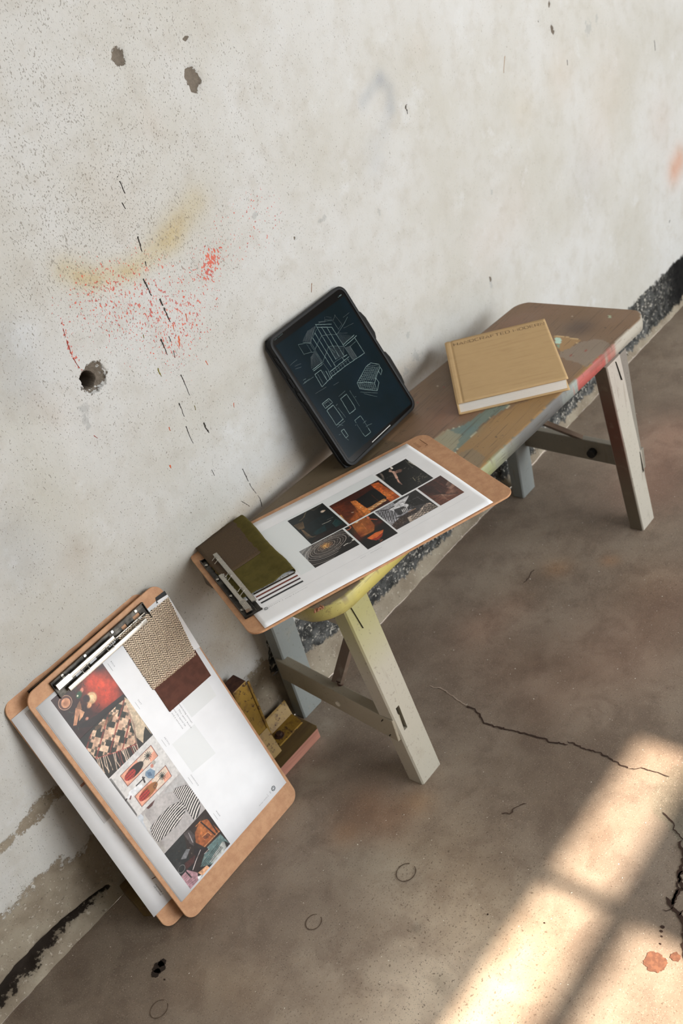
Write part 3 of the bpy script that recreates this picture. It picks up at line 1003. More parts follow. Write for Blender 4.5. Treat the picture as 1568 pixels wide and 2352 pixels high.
loop = [(0, i) for i in range(nx_)] + [(j, nx_ - 1) for j in range(1, NY)] + [(NY - 1, i) for i in range(nx_ - 2, -1, -1)] + [(j, 0) for j in range(NY - 2, 0, -1)]
lj = np.array([a for a, b in loop]); li = np.array([b for a, b in loop])
Vs = [np.stack([TX, TY, TZ], -1).reshape(-1, 3)]
Fs = grid_faces(nx_, NY)
nb_ = len(loop)
wob = (vnoise(Xo[lj, li], Yo[lj, li], 60, 44) - .5) * .0022
ringA = np.stack([Xo[lj, li], Yo[lj, li] + wob, Zo[lj, li]], -1)
zm = (ST + SB) / 2 - .002
ringM = np.stack([Xo[lj, li], Yo[lj, li] - wob, np.full(nb_, zm)], -1)
ringB = np.stack([Xb[lj, li], Yb[lj, li] + wob, Zb[lj, li]], -1)
Vs += [ringA, ringM, ringB, np.stack([Xc, Yc, Zc], -1).reshape(-1, 3)]
i0 = len(Vs[0])
top_id = lj * nx_ + li
A_ = i0 + np.arange(nb_); M_ = A_ + nb_; B_ = M_ + nb_
bot0 = i0 + 3 * nb_
bot_id = bot0 + lj * nx_ + li
def belt(p, q):
    return np.stack([p, q, np.roll(q, -1), np.roll(p, -1)], -1)
Fall = np.concatenate([Fs[:, ::-1], belt(top_id, A_)[:, ::-1], belt(A_, M_)[:, ::-1], belt(M_, B_)[:, ::-1], belt(B_, bot_id)[:, ::-1], Fs + bot0])
seat_me = mesh_np('seat', np.concatenate(Vs), Fall)
bx = Xo[lj, li]
E_ = np.zeros((nb_, 3))
def edge_cols(x):
    stops = [(.72, (168, 158, 96)), (.80, (206, 192, 106)), (.92, (204, 188, 104)), (1.05, (186, 176, 104)), (1.14, (158, 162, 104)), (1.20, (142, 144, 124)), (1.27, (96, 96, 92)),
             (1.40, (104, 102, 100)), (1.455, (160, 168, 160)), (1.47, (186, 92, 84)), (1.56, (192, 96, 88)), (1.585, (180, 130, 116)), (1.60, (186, 178, 164)), (1.75, (182, 176, 162))]
    xs_ = [s[0] for s in stops]
    return .88 * np.stack([np.interp(x, xs_, [s[1][k] for s in stops]) for k in range(3)], -1)
jig = (vnoise(bx, Yo[lj, li], 90, 45) - .5) * .05
E_ = edge_cols(bx + jig)
mot = vnoise(bx, Yo[lj, li], 180, 46)
E_[mot > .72] = E_[mot > .72] * .5 + np.array((92, 74, 58)) * .5
back_side = np.abs(Yo[lj, li] - np.array([y_back(x) for x in bx])) < .06
E_[back_side] = (96, 84, 70)
E2 = edge_cols(bx + jig * 1.4 + .004)
E2[back_side] = (90, 78, 64)
E3 = E2 * .9
topc = C_.reshape(-1, 3).copy()
# worn rim of the top takes the colour of the edge here and there
rim = vnoise(TX[lj, li], TY[lj, li], 70, 47) > .52
topc[top_id[rim]] = E_[rim] * .7 + topc[top_id[rim]] * .3
cattr(seat_me, 'paint', lin(np.concatenate([topc, E_, E2, E3, np.full((nx_ * NY, 3), (110, 98, 82.))])))
in_world(obj('seat', seat_me, seat_mat), bench)
# splintered end of the board: chipped wood along the rounded corner
sp = MB()
for k in range(16):
    t = k / 15
    p = np.array((0.74, -0.3272)) * (1 - t) + np.array((0.7263, -0.3205)) * t
    p = p + rng.normal(0, .0012, 2)
    h = random.uniform(.0015, .004)
    sp.tube([(p[0], p[1], ST - .003), (p[0] + random.uniform(-.004, .004), p[1] + random.uniform(-.003, .003), ST + h)], .0016, 5, .0006)
s_ = sp.build('splinters', NT('raw_splinters').out((138, 92, 66), .8))
s_['kind'] = 'stuff'
in_world(s_, bench)

def leg_mesh(b, t, slot=None, col0=(186, 180, 166), col1=None, zlen=.43, side=None):
    """b, t = (x0, x1, y0, y1) of the foot and of the top; slot = (x0, x1, z0, z1) cut in the front face."""
    zs_ = list(np.linspace(0, zlen, 15))
    if slot:
        zs_ = sorted(set([round(z, 4) for z in zs_ if z < slot[2] - .006 or z > slot[3] + .006] + [slot[2], slot[3]]))
    c = .0028
    V, F, K = [], [], []
    rows = []
    for z in zs_:
        f = z / zlen
        x0, x1, y0, y1 = [b[i] + (t[i] - b[i]) * f for i in range(4)]
        if slot:
            fs0, fs1 = slot[0], slot[1]
        else:
            fs0, fs1 = x0 + (x1 - x0) * .35, x0 + (x1 - x0) * .65
        w = .0006 * mnoise.noise(Vector((x0 * 50, z * 30, 1)))
        ring = [(x0 + c, y0 + w), (fs0, y0 + w), (fs1, y0 + w), (x1 - c, y0 + w), (x1, y0 + c), (x1, y1 - c), (x1 - c, y1), (x0 + c, y1), (x0, y1 - c), (x0, y0 + c)]
        rows.append(len(V))
        V += [(p[0], p[1], z) for p in ring]
        m = np.array(col0, float)
        if col1 is not None:
            k = min(1, max(0, (z - .27) / .13))
            m = m * (1 - k) + np.array(col1) * k
        for q in range(10):
            mm = m
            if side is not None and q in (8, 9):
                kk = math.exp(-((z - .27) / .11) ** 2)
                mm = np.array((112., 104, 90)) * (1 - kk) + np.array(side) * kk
            K.append(mm)
    for r in range(len(rows) - 1):
        a, d = rows[r], rows[r + 1]
        for q in range(10):
            if slot and q == 1 and abs(zs_[r] - slot[2]) < 1e-6:
                # recess of the mortise
                o_ = len(V)
                for vid in (a + 1, a + 2, d + 2, d + 1):
                    V.append((V[vid][0], V[vid][1] + .022, V[vid][2]))
                    K.append(np.array((34, 40, 34)))
                ids = [a + 1, a + 2, d + 2, d + 1]
                for k in range(4):
                    F.append((ids[k], ids[(k + 1) % 4], o_ + (k + 1) % 4, o_ + k))
                F.append((o_, o_ + 1, o_ + 2, o_ + 3))
                continue
            e = (q + 1) % 10
            F.append((a + q, a + e, d + e, d + q))
    F.append(list(range(rows[0] + 9, rows[0] - 1, -1)))
    F.append(list(range(rows[-1], rows[-1] + 10)))
    me = mesh_np('leg', V, F)
    cattr(me, 'paint', lin(np.array(K)))
    return me
def part_world(name, me, mat, parent, label=None):
    o = obj(name, me, mat)
    if label:
        o['label'] = label
    return in_world(o, parent)
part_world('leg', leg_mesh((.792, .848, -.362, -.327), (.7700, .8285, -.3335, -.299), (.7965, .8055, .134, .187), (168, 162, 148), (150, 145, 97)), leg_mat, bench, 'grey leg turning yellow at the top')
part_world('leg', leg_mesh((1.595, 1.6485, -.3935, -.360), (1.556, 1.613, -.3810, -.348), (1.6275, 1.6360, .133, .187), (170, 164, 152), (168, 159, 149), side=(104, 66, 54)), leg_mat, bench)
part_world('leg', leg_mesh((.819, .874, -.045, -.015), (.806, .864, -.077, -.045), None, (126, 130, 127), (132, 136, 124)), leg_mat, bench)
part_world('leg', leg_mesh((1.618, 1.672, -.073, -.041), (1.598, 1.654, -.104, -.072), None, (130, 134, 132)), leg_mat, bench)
def plank(name, A, B, w, h, col, label=None):
    """Bar from A to B (centre line), w across in x, h in z, painted."""
    mb = MB()
    A, B = Vector(A), Vector(B)
    d = (B - A).normalized()
    sx_ = Vector((1, 0, 0))
    sx_ = (sx_ - d * sx_.dot(d)).normalized()
    up = sx_.cross(d)
    if up.z < 0:
        up = -up
    q = lambda P: [P - sx_ * w / 2 - up * h / 2, P + sx_ * w / 2 - up * h / 2, P + sx_ * w / 2 + up * h / 2, P - sx_ * w / 2 + up * h / 2]
    mb.hexa(q(A), q(B))
    o = mb.build(name, leg_mat, None, bevel=.002)
    cattr(o.data, 'paint', lin(np.full((len(o.data.vertices), 3), 0.) + np.array(col, float)))
    if label:
        o['label'] = label
    return in_world(o, bench)
plank('stretcher', (.8180, -.040, .146), (.7895, -.3500, .1455), .020, .051, (146, 137, 119))
plank('stretcher', (1.659, -.068, .158), (1.6435, -.385, .158), .0165, .052, (124, 118, 106))
plank('batten', (.8000, -.075, .404), (.7850, -.325, .404), .020, .052, (140, 130, 112))
plank('batten', (1.632, -.105, .404), (1.617, -.345, .404), .018, .052, (140, 130, 112))
def brace(A, B):
    mb = MB()
    A, B = Vector(A), Vector(B)
    d = (B - A).normalized()
    s = Vector((0, 1, 0))
    up = d.cross(s).normalized()
    q = lambda P: [P - s * .011 - up * .005, P + s * .011 - up * .005, P + s * .011 + up * .005, P - s * .011 + up * .005]
    mb.hexa(q(A), q(B))
    o = mb.build('brace', leg_mat, None, bevel=.001)
    cattr(o.data, 'paint', lin(np.full((len(o.data.vertices), 3), 0.) + np.array((92, 74, 60.))))
    in_world(o, bench)
brace((.8095, -.200, .174), (1.055, -.212, .43))
brace((1.648, -.232, .186), (1.385, -.222, .43))
rust_iron = NT('rusty_iron')
rust_iron_m = rust_iron.out(rust_iron.mix(rust_iron.step(rust_iron.noise(120, 4), .4, .6), (84, 52, 38), (58, 40, 32)), .7, .35)
pale_pin = NT('pale_pin').out((196, 190, 176), .6)
def world_mb(mb, name, mat, parent, **k):
    return in_world(mb.build(name, mat, None, **k), parent)
world_mb(MB().cyl((.790, -.205, .140), (.798, -.205, .140), .0055, 10), 'peg', pale_pin, bench)
world_mb(MB().cyl((.812, -.205, .171), (.812, -.205, .181), .006, 8), 'peg', rust_iron_m, bench)
world_mb(MB().cyl((1.628, -.268, .157), (1.645, -.268, .157), .010, 10), 'peg', leg_mat, bench)
for y, z in ((-.325, .163), (-.333, .130), (-.060, .165), (-.30, .415), (-.30, .395)):
    world_mb(MB().cyl((.7775 if z < .2 else .7745, y, z), (.790, y, z), .0011, 8), 'nail', NT('nail_hole').out((40, 34, 28), .8), bench)
# hairline joints of the leg heads
for P in ([(.7845, -.3355, .425), (.793, -.3393, .372)], [(1.590, -.3826, .425), (1.600, -.3855, .378)]):
    d = .00028
    (a, b) = P
    mb = MB().hexa([(a[0] - d, a[1] - .0006, a[2]), (a[0] + d, a[1] - .0006, a[2]), (a[0] + d, a[1] + .003, a[2]), (a[0] - d, a[1] + .003, a[2])],
                   [(b[0] - d, b[1] - .0006, b[2]), (b[0] + d, b[1] - .0006, b[2]), (b[0] + d, b[1] + .003, b[2]), (b[0] - d, b[1] + .003, b[2])])
    world_mb(mb, 'joint', NT('joint_gap').out((40, 36, 28), .9), bench)

# ---------------------------------------------------------------- clipboards (drawing frame: u right, v up along the board, n out of its face)
BW, BL = .2953, .4981
M_LEAN = frame((.36876, -.17291, .0008), (.9996943, .0247246, 0), (-.0072315, .2923938, .9562707))
M_BACK = frame((.33645, -.14876, .0008), (1, -.00235, 0), (.00067, .28623, .95816))
M_PAGE = frame((.748569, .002994, .463124), (.92391, -.38261, 0), (.38261, .92391, 0))      # x along the flat board, y towards the wall
M_FLAT = M_PAGE @ Matrix(((0, -1, 0, BL), (1, 0, 0, -BW), (0, 0, 1, 0), (0, 0, 0, 1)))
def make_clipboard(M, label):
    t = thing('clipboard', label, 'clipboard', M, 'large hardboard clipboards')
    MB().prism(rounded(0, BW, 0, BL, .021), -.0036, 0).build('board', board_mat, t, bevel=.0006, seg=1)
    mb = MB()
    mb.box(.0465, .2505, .4800, .4890, 0, .0016)
    mb.box(.0465, .2505, .4580, .4670, 0, .0016)
    for a, b in ((.0465, .088), (.102, .118), (.132, .160), (.174, .196), (.206, .222), (.236, .2505)):
        mb.box(a, b, .4665, .4805, 0, .0016)
    mb.box(.0465, .2505, .4882, .4897, 0, .0062)
    mb.box(.0465, .0480, .4580, .4890, 0, .0050)
    mb.box(.2490, .2505, .4580, .4890, 0, .0050)
    mb.build('clip_plate', dark_steel, t, bevel=.0004, seg=1)
    MB().box(.0635, .2375, .4584, .4670, .0066, .0106).build('clip_jaw', chrome, t, bevel=.0017, seg=3, smooth=True, angle=60)
    lv = MB().box(.0760, .1735, .4748, .4822, .0068, .0108).build('clip_lever', chrome, t, bevel=.0017, seg=3, smooth=True, angle=60)
    mb = MB().box(.0495, .0775, .4738, .4836, .0060, .0125)
    for k in range(9):
        for j in range(3):
            mb.box(.0508 + k * .0030, .0526 + k * .0030, .4746 + j * .0030, .4766 + j * .0030, .0124, .0131)
    mb.build('lever_grip', chrome, lv)
    mb = MB().cyl((.052, .4735, .0052), (.242, .4735, .0052), .0014, 10)
    mb.build('pivot_rod', chrome, t, smooth=True)
    for u in (.163, .1705):
        P = [(u + .0009 * k / 2 - .003, .4735 + .0034 * math.cos(k * .785), .0052 + .0034 * math.sin(k * .785)) for k in range(0, 26)]
        MB().tube(P, .0006, 6).build('spring', chrome, t, smooth=True)
    for u in (.098, .152, .214):
        P = [(u, .4735, .0068), (u, .4665, .0108), (u + .0012, .4650, .0112), (u + .0110, .4650, .0112), (u + .0122, .4665, .0108), (u + .0122, .4735, .0068)]
        MB().tube(P, .0009, 6).build('wire_loop', chrome, t, smooth=True)
    for u in (.070, .118, .178, .232):
        MB().cyl((u, .4848, .0014), (u, .4848, .0034), .0030, 12).build('rivet', chrome, t, bevel=.0006)
    return t
def copy_tree(o, parent=None):
    c = o.copy()
    COL.objects.link(c)
    if parent is not None:
        c.parent = parent
        c.matrix_parent_inverse = o.matrix_parent_inverse
    for ch in o.children:
        copy_tree(ch, c)
    return c
clip_front = make_clipboard(M_LEAN, 'front leaning hardboard clipboard holding the page with red and striped photos')
clip_back = copy_tree(clip_front)
clip_back.matrix_world = M_BACK
clip_back['label'] = 'rear leaning hardboard clipboard against the wall, mostly hidden behind another clipboard'
clip_flat = copy_tree(clip_front)
clip_flat.matrix_world = M_FLAT
clip_flat['label'] = 'hardboard clipboard lying flat on the bench and sticking out over its end'
for ch in clip_flat.children:        # the thick swatch stack lifts the clip
    if ch.name.startswith('clip_jaw'):
        ch.location.z += .0028
    elif ch.name.startswith(('wire_loop', 'clip_lever')):
        ch.location.z += .0020
# stamped corner mark on the flat board
mk = MB()
for P in ([(.2505, .0190), (.2785, .0190), (.2785, .0190)], [(.2505, .0192), (.2505, .0250)]):
    mk.ribbon(P, .0011, .0003)
for k in range(5):
    mk.ribbon([(.2560 + k * .0045, .030 + .001 * (k % 2)), (.2570 + k * .0045, .036)], .0012, .0003)
mk.build('stamped_mark', NT('stamp_brown').out((112, 72, 46), .8), clip_flat)

def sheet(u0, u1, v0, v1, z, bulge=None, thick=.0004, nu=24, nv=36, quad=None):
    """Thin sheet with a slight curl, as a closed mesh."""
    a, b = np.meshgrid(np.linspace(0, 1, nu), np.linspace(0, 1, nv))
    if quad is None:
        U, V_ = u0 + (u1 - u0) * a, v0 + (v1 - v0) * b
    else:
        q = np.array(quad, float)            # BL, BR, TR, TL
        P = ((1 - a) * (1 - b))[..., None] * q[0] + (a * (1 - b))[..., None] * q[1] + (a * b)[..., None] * q[2] + ((1 - a) * b)[..., None] * q[3]
        U, V_ = P[..., 0], P[..., 1]
    N = np.full(U.shape, z)
    if bulge is not None:
        N = N + bulge(a, b)
    top = np.stack([U, V_, N], -1).reshape(-1, 3)
    bot = top - np.array((0, 0, thick))
    f = grid_faces(nu, nv)
    k = nu * nv
    lp = [i for i in range(nu)] + [j * nu + nu - 1 for j in range(1, nv)] + [(nv - 1) * nu + i for i in range(nu - 2, -1, -1)] + [j * nu for j in range(nv - 2, 0, -1)]
    lp = np.array(lp)
    rim = np.stack([lp, lp + k, np.roll(lp, -1) + k, np.roll(lp, -1)], -1)
    return mesh_np('sheet', np.concatenate([top, bot]), np.concatenate([f, f[:, ::-1] + k, rim[:, ::1]]))

class Art:
    """A small colour picture on a fine vertex grid (extents in page metres)."""
    def __init__(self, x0, x1, y0, y1, col, res=.00062):
        self.e = (x0, x1, y0, y1)
        self.nx, self.ny = int((x1 - x0) / res) + 1, int((y1 - y0) / res) + 1
        self.X, self.Y = np.meshgrid(np.linspace(x0, x1, self.nx), np.linspace(y0, y1, self.ny))
        self.I = np.zeros(self.X.shape + (3,)) + np.array(col, float)
        self.res = res
    def at(self, a, b):
        x0, x1, y0, y1 = self.e
        return (x0 + (x1 - x0) * a, y0 + (y1 - y0) * b)
    def put(self, m, col, a=1.0):
        m = (np.clip(m, 0, 1) * a)[..., None]
        self.I = self.I * (1 - m) + np.array(col, float) * m
        return self
    def ell(self, c, rx, ry, col, rot=0, edge=None, a=1.0):
        dx, dy = self.X - c[0], self.Y - c[1]
        u = dx * math.cos(rot) + dy * math.sin(rot)
        v = -dx * math.sin(rot) + dy * math.cos(rot)
        r = np.hypot(u / rx, v / ry)
        e = edge if edge else self.res / min(rx, ry)
        return self.put((1 - r) / e + .5, col, a)
    def blob(self, c, w, col, a=1.0, wy=None, rot=0):
        dx, dy = self.X - c[0], self.Y - c[1]
        u = dx * math.cos(rot) + dy * math.sin(rot)
        v = -dx * math.sin(rot) + dy * math.cos(rot)
        return self.put(np.exp(-(u / w) ** 2 - (v / (wy or w)) ** 2), col, a)
    def poly(self, pts, col, a=1.0):
        m = np.zeros(self.X.shape)
        for ox, oy in ((-.25, -.25), (.25, -.25), (.25, .25), (-.25, .25)):
            m += inside(self.X + ox * self.res, self.Y + oy * self.res, pts) / 4
        return self.put(m, col, a)
    def line(self, pts, w, col, a=1.0):
        return self.put((w / 2 - seg_dist(self.X, self.Y, pts)) / self.res + .5, col, a)
    def ring(self, c, rx, ry, w, col, rot=0, a0=0, a1=2 * math.pi, a=1.0):
        P = []
        for k in np.linspace(a0, a1, 40):
            x, y = rx * math.cos(k), ry * math.sin(k)
            P.append((c[0] + x * math.cos(rot) - y * math.sin(rot), c[1] + x * math.sin(rot) + y * math.cos(rot)))
        return self.line(P, w, col, a)
    def mottle(self, amp, scale, seed=1, sx=1.0, rot=0):
        u = self.X * math.cos(rot) + self.Y * math.sin(rot)
        v = -self.X * math.sin(rot) + self.Y * math.cos(rot)
        k = 1 + amp * 2 * (vnoise(u * sx + 3, v + 3, scale, seed, 4) - .5)
        self.I = self.I * k[..., None]
        return self
    def place(self, name, z, parent, bulge=None):
        N = np.full(self.X.shape, z)
        if bulge is not None:
            N = N + bulge(self.X, self.Y)
        me = mesh_np(name, np.stack([self.X, self.Y, N], -1).reshape(-1, 3), grid_faces(self.nx, self.ny))
        cattr(me, 'print', lin(np.clip(self.I, 0, 255).reshape(-1, 3)))
        return obj(name, me, print_mat, parent)

def fit_text(name, body, x0, x1, y, size, z, mat, parent, rot=0.0, spacing=1.15):
    """Text whose length is stretched to run from x0 to x1 (along its own baseline)."""
    o = text(name, body, size, x0, y, z, rot, mat, parent, spacing)
    co = np.empty(len(o.data.vertices) * 3, np.float32)
    o.data.vertices.foreach_get('co', co)
    co = co.reshape(-1, 3)
    o.scale = ((x1 - x0) / max(1e-6, float(np.ptp(co[:, 0]))), 1, 1) if rot == 0 else (1, 1, 1)
    return o
def run_text(name, body, p, length, size, z, mat, parent, rot, spacing=1.15):
    o = text(name, body, size, p[0], p[1], z, rot, mat, parent, spacing)
    co = np.empty(len(o.data.vertices) * 3, np.float32)
    o.data.vertices.foreach_get('co', co)
    o.scale = (length / max(1e-6, float(np.ptp(co.reshape(-1, 3)[:, 0]))), 1, 1)
    return o
def ticks(name, p, length, h, z, mat, parent, rot, seed=0, density=1.0):
    """A line of print too small to read: short uneven strokes."""
    r = random.Random(seed)
    mb = MB()
    x = 0.0
    while x < length:
        w = r.uniform(.5, 1.0) * h * .8
        if r.random() > .14:
            y0 = r.choice([0, 0, -.25 * h])
            mb.box(x, x + w * .32, y0, h * r.choice([.7, .7, 1.0]), 0, .00004)
            mb.box(x, x + w, y0 + h * .55, y0 + h * .72, 0, .00004)
        x += w * 1.35 / density
    o = mb.build(name, mat, parent)
    o.location = (p[0], p[1], z)
    o.rotation_euler = (0, 0, rot)
    return o
def logo(p, r, z, mat, parent):
    """Small round knot emblem: ring of six petals around an open centre."""
    mb = MB()
    for rr, w in ((r, .22 * r), (.52 * r, .16 * r)):
        P = [(p[0] + rr * math.cos(a), p[1] + rr * math.sin(a)) for a in np.linspace(0, 2 * math.pi, 33)]
        mb.ribbon(P, w, z)
    for k in range(6):
        a = k * math.pi / 3
        P = [(p[0] + r * (.5 + .5 * s) * math.cos(a + .75 * s), p[1] + r * (.5 + .5 * s) * math.sin(a + .75 * s)) for s in np.linspace(0, 1, 6)]
        mb.ribbon(P, .17 * r, z)
    return mb.build('emblem', mat, parent)


# projective maps from the layout units of a print to page metres
def layout(h):
    def f(a, b):
        w = h[6] * a + h[7] * b + 1
        return ((h[0] * a + h[1] * b + h[2]) / w, (h[3] * a + h[4] * b + h[5]) / w)
    return f
Q8 = layout((8.803043e-05, -6.934969e-05, 0.2046047, -9.519113e-05, -0.0001843903, 0.002757558, 2.89634e-05, 9.062522e-05))
C3 = layout((9.939857e-05, -7.830542e-05, 0.384952, -0.000107484, -0.0002082023, 0.02608132, 3.27037e-05, 0.0001023285))
C4 = layout((8.13079e-05, -6.405374e-05, 0.2839913, -8.792177e-05, -0.0001703092, 0.01441853, 2.675159e-05, 8.370454e-05))
Z3 = layout((0.0001144181, -8.60258e-05, 0.06455643, -0.0001325092, -0.000112988, 0.5536388, -6.19962e-05, 6.098741e-06))
Z4 = layout((0.0001184945, -8.909069e-05, 0.06118909, -0.0001372302, -0.0001170135, 0.3768365, -6.420498e-05, 6.316024e-06))

# ---------------------------------------------------------------- page on the flat clipboard (x along the board, y = towards the wall, negative)
def flat_bulge(a, b):
    return .0008 + .0030 * np.clip((a - .80) / .2, 0, 1) ** 2 * (.35 + .65 * np.sin(math.pi * b)) + .0006 * np.sin(a * 9)
page_flat = thing('printed_page', 'white page of dark moody interior photos clipped on the flat clipboard', 'page', M_PAGE, 'pages on the clipboards')
FP = (.0232, .4536, -.2935, -.0120)
obj('sheet', sheet(FP[0], FP[1], FP[2], FP[3], .0006, flat_bulge, nu=60, nv=20), paper_mat, page_flat, smooth=True)
def fb(X, Y):
    return flat_bulge((X - FP[0]) / (FP[1] - FP[0]), (Y - FP[2]) / (FP[3] - FP[2])) + .0002
PZ = .0006
def place_flat(art, label):
    o = art.place('photo', PZ, page_flat, fb)
    o['label'] = label
    return o

# pale colour block behind the photos
Art(.1255, .3560, -.2180, -.0500, (226, 230, 231), .004).place('colour_block', PZ - .00006, page_flat, fb)
# 1 dark green room with gathered curtain
A = Art(.1762, .2478, -.1540, -.0560, (17, 23, 23))
A.poly([(0.1901, -0.0981), (0.2083, -0.0923), (0.2352, -0.0881), (0.2417, -0.1115), (0.224, -0.1335), (0.1907, -0.1322)], (16, 28, 30))
A.poly([(0.194, -0.1257), (0.2188, -0.1199), (0.2144, -0.1381), (0.1946, -0.1365)], (20, 44, 46))
A.poly([(0.2314, -0.1276), (0.2421, -0.12), (0.2462, -0.1378), (0.2317, -0.1421)], (22, 52, 52))
A.line([(0.2314, -0.1276), (0.2421, -0.12)], .0008, (52, 84, 82)).line([(0.2314, -0.1276), (0.2309, -0.1413), (0.2437, -0.1426)], .0008, (52, 76, 76))
A.poly([(0.1787, -0.1513), (0.1946, -0.1365), (0.2404, -0.1442), (0.248, -0.1539)], (38, 27, 25), .8)
for k in range(7):
    A.line([Q8(110+k*22,400-k*10), Q8(190+k*14,470-k*4)], .0011, (146, 112, 74), .8)
    A.line([Q8(225+k*6,470+k*2), Q8(290+k*20,560+k*6), Q8(330+k*22,620-k*8)], .0011, (128, 104, 78), .7)
A.line([(0.1917, -0.0736), (0.2023, -0.0696), (0.2132, -0.0576)], .0012, (142, 124, 94), .8).line([(0.1949, -0.0746), (0.2056, -0.0679)], .0010, (120, 100, 74), .8)
A.line([(0.2207, -0.0551), (0.2262, -0.0642), (0.2429, -0.0585)], .0010, (110, 96, 74), .8).line([(0.2239, -0.0561), (0.2303, -0.0634), (0.2395, -0.0602)], .0007, (88, 76, 60), .8)
A.ell((0.2357, -0.0799), .0038, .0036, (226, 206, 186), 0, .5).ell((0.2392, -0.0804), .002, .002, (208, 178, 150), 0, .5)
A.line([(0.2175, -0.1153), (0.2278, -0.1169), (0.2337, -0.1162)], .0013, (176, 170, 158), .9).line([(0.2302, -0.1099), (0.2411, -0.1114)], .0009, (150, 146, 136), .8)
A.mottle(.25, 200, 3)
place_flat(A, 'dark green room photo with gathered ochre curtain')
# 2 orange lit wall with black opening
A = Art(.2515, .3545, -.1532, -.0750, (60, 24, 13))
A.blob((0.2583, -0.1017), .022, (112, 52, 26), .8).blob((0.2679, -0.1466), .018, (186, 98, 42), .8).blob((0.2897, -0.1377), .016, (214, 124, 56), .9)
A.poly([(0.3376, -0.0767), (0.351, -0.082), (0.3545, -0.1533), (0.3472, -0.1522), (0.3352, -0.1533), (0.3363, -0.0935)], (196, 96, 40), .95)
A.blob((0.3411, -0.1275), .012, (236, 146, 72), .7).blob((0.3514, -0.1294), .010, (214, 116, 50), .7)
for k in range(9):
    A.line([C4(1000+k*22,110+k*4), C4(1160+k*26,240+k*2), C4(1310+k*9,330+k*2)], .0007, (118, 46, 16), .7)
A.poly([(0.2952, -0.0968), (0.3303, -0.0917), (0.3368, -0.0967), (0.3374, -0.1358), (0.3319, -0.1394), (0.2965, -0.1357)], (17, 16, 15))
A.line([(0.3225, -0.1057), (0.3215, -0.1336)], .0009, (112, 58, 38), .8)
A.poly([(0.2856, -0.0933), (0.2943, -0.0983), (0.2963, -0.1501), (0.294, -0.1522), (0.2785, -0.1538)], (222, 134, 64), .9)
for k in range(10):
    A.line([C4(560+k*16,460+k*12), C4(680+k*10,720-k*8)], .0007, (104, 48, 20), .6)
A.poly([(0.2963, -0.138), (0.3195, -0.1351), (0.3322, -0.1348), (0.333, -0.1433), (0.2971, -0.1486)], (206, 150, 92), .85)
for k in range(12):
    A.ell(C4(840+k*26,540-k*15+(k%3)*10), .0014, .0011, (252, 230, 190), 0, .6, .9)
A.poly([(0.2963, -0.1501), (0.3322, -0.1448), (0.3352, -0.1533), (0.3003, -0.157)], (60, 24, 14), .9)
A.ell((0.2901, -0.1247), .0013, .001, (255, 240, 210)).ell((0.2723, -0.1263), .0024, .0013, (255, 236, 210), -.6)
A.poly([(0.2511, -0.1155), (0.2547, -0.1171), (0.2523, -0.1384), (0.2503, -0.1504), (0.2497, -0.1473)], (206, 156, 92), .8)
A.blob((0.2722, -0.1077), .012, (90, 38, 20), .8).blob((0.2637, -0.1298), .010, (74, 30, 18), .7)
A.mottle(.28, 330, 5).mottle(.2, 90, 6)
place_flat(A, 'photo of an orange lit wall with a black opening')
# 3 dark figure, one pale arm
A = Art(.3590, .4245, -.1528, -.0566, (22, 22, 21))
A.ell((0.3919, -0.0802), .0075, .0042, (150, 112, 98), .15, .4)
A.ell((0.3959, -0.0818), .005, .005, (104, 78, 68), 0, .4)
A.line([(0.3829, -0.0676), (0.3861, -0.0732), (0.3869, -0.0791)], .0032, (212, 172, 152)).ell((0.386, -0.0655), .0018, .0036, (196, 160, 142), .3, .4)
A.line([(0.3868, -0.0756), (0.3843, -0.0858), (0.3808, -0.0977)], .0046, (206, 164, 146)).line([(0.3808, -0.0977), (0.3773, -0.1095), (0.3768, -0.1152)], .0030, (202, 158, 140)).line([(0.3768, -0.1152), (0.3765, -0.1227)], .0022, (150, 116, 104), .9)
A.line([(0.3914, -0.058), (0.3908, -0.0639)], .0038, (222, 214, 204))
A.line([(0.3678, -0.0593), (0.3663, -0.0706), (0.362, -0.0816)], .0040, (96, 86, 80), .9).line([(0.3684, -0.0632), (0.3651, -0.0756)], .0016, (132, 118, 106), .9)
A.line([(0.4227, -0.0694), (0.425, -0.094), (0.4256, -0.1161)], .0014, (214, 206, 188)).line([(0.4209, -0.0604), (0.4172, -0.0927)], .0018, (96, 92, 82), .7)
for k in range(34):
    p = (0.4093, -0.1287)
    q = (p[0] + random.uniform(-.015, .016), p[1] + random.uniform(-.014, .013))
    A.line([q, (q[0] + random.uniform(-.003, .003), q[1] + random.uniform(-.003, .003))], .0007, (156, 148, 122), .7)
for k in range(22):
    p = random.choice([(0.4078, -0.0846), (0.3738, -0.0893), (0.4122, -0.0867)])
    q = (p[0] + random.uniform(-.007, .007), p[1] + random.uniform(-.007, .007))
    A.line([q, (q[0] + random.uniform(-.003, .003), q[1] + random.uniform(-.003, .003))], .0006, (122, 120, 112), .7)
A.line([(0.401, -0.1204), (0.3987, -0.1334)], .0012, (150, 142, 118)).line([(0.4043, -0.1323), (0.4009, -0.1502)], .0007, (112, 110, 96)).line([(0.3595, -0.0575), (0.3595, -0.0946)], .0008, (180, 176, 160), .8)
A.mottle(.3, 240, 7)
place_flat(A, 'almost black photo with one pale arm')
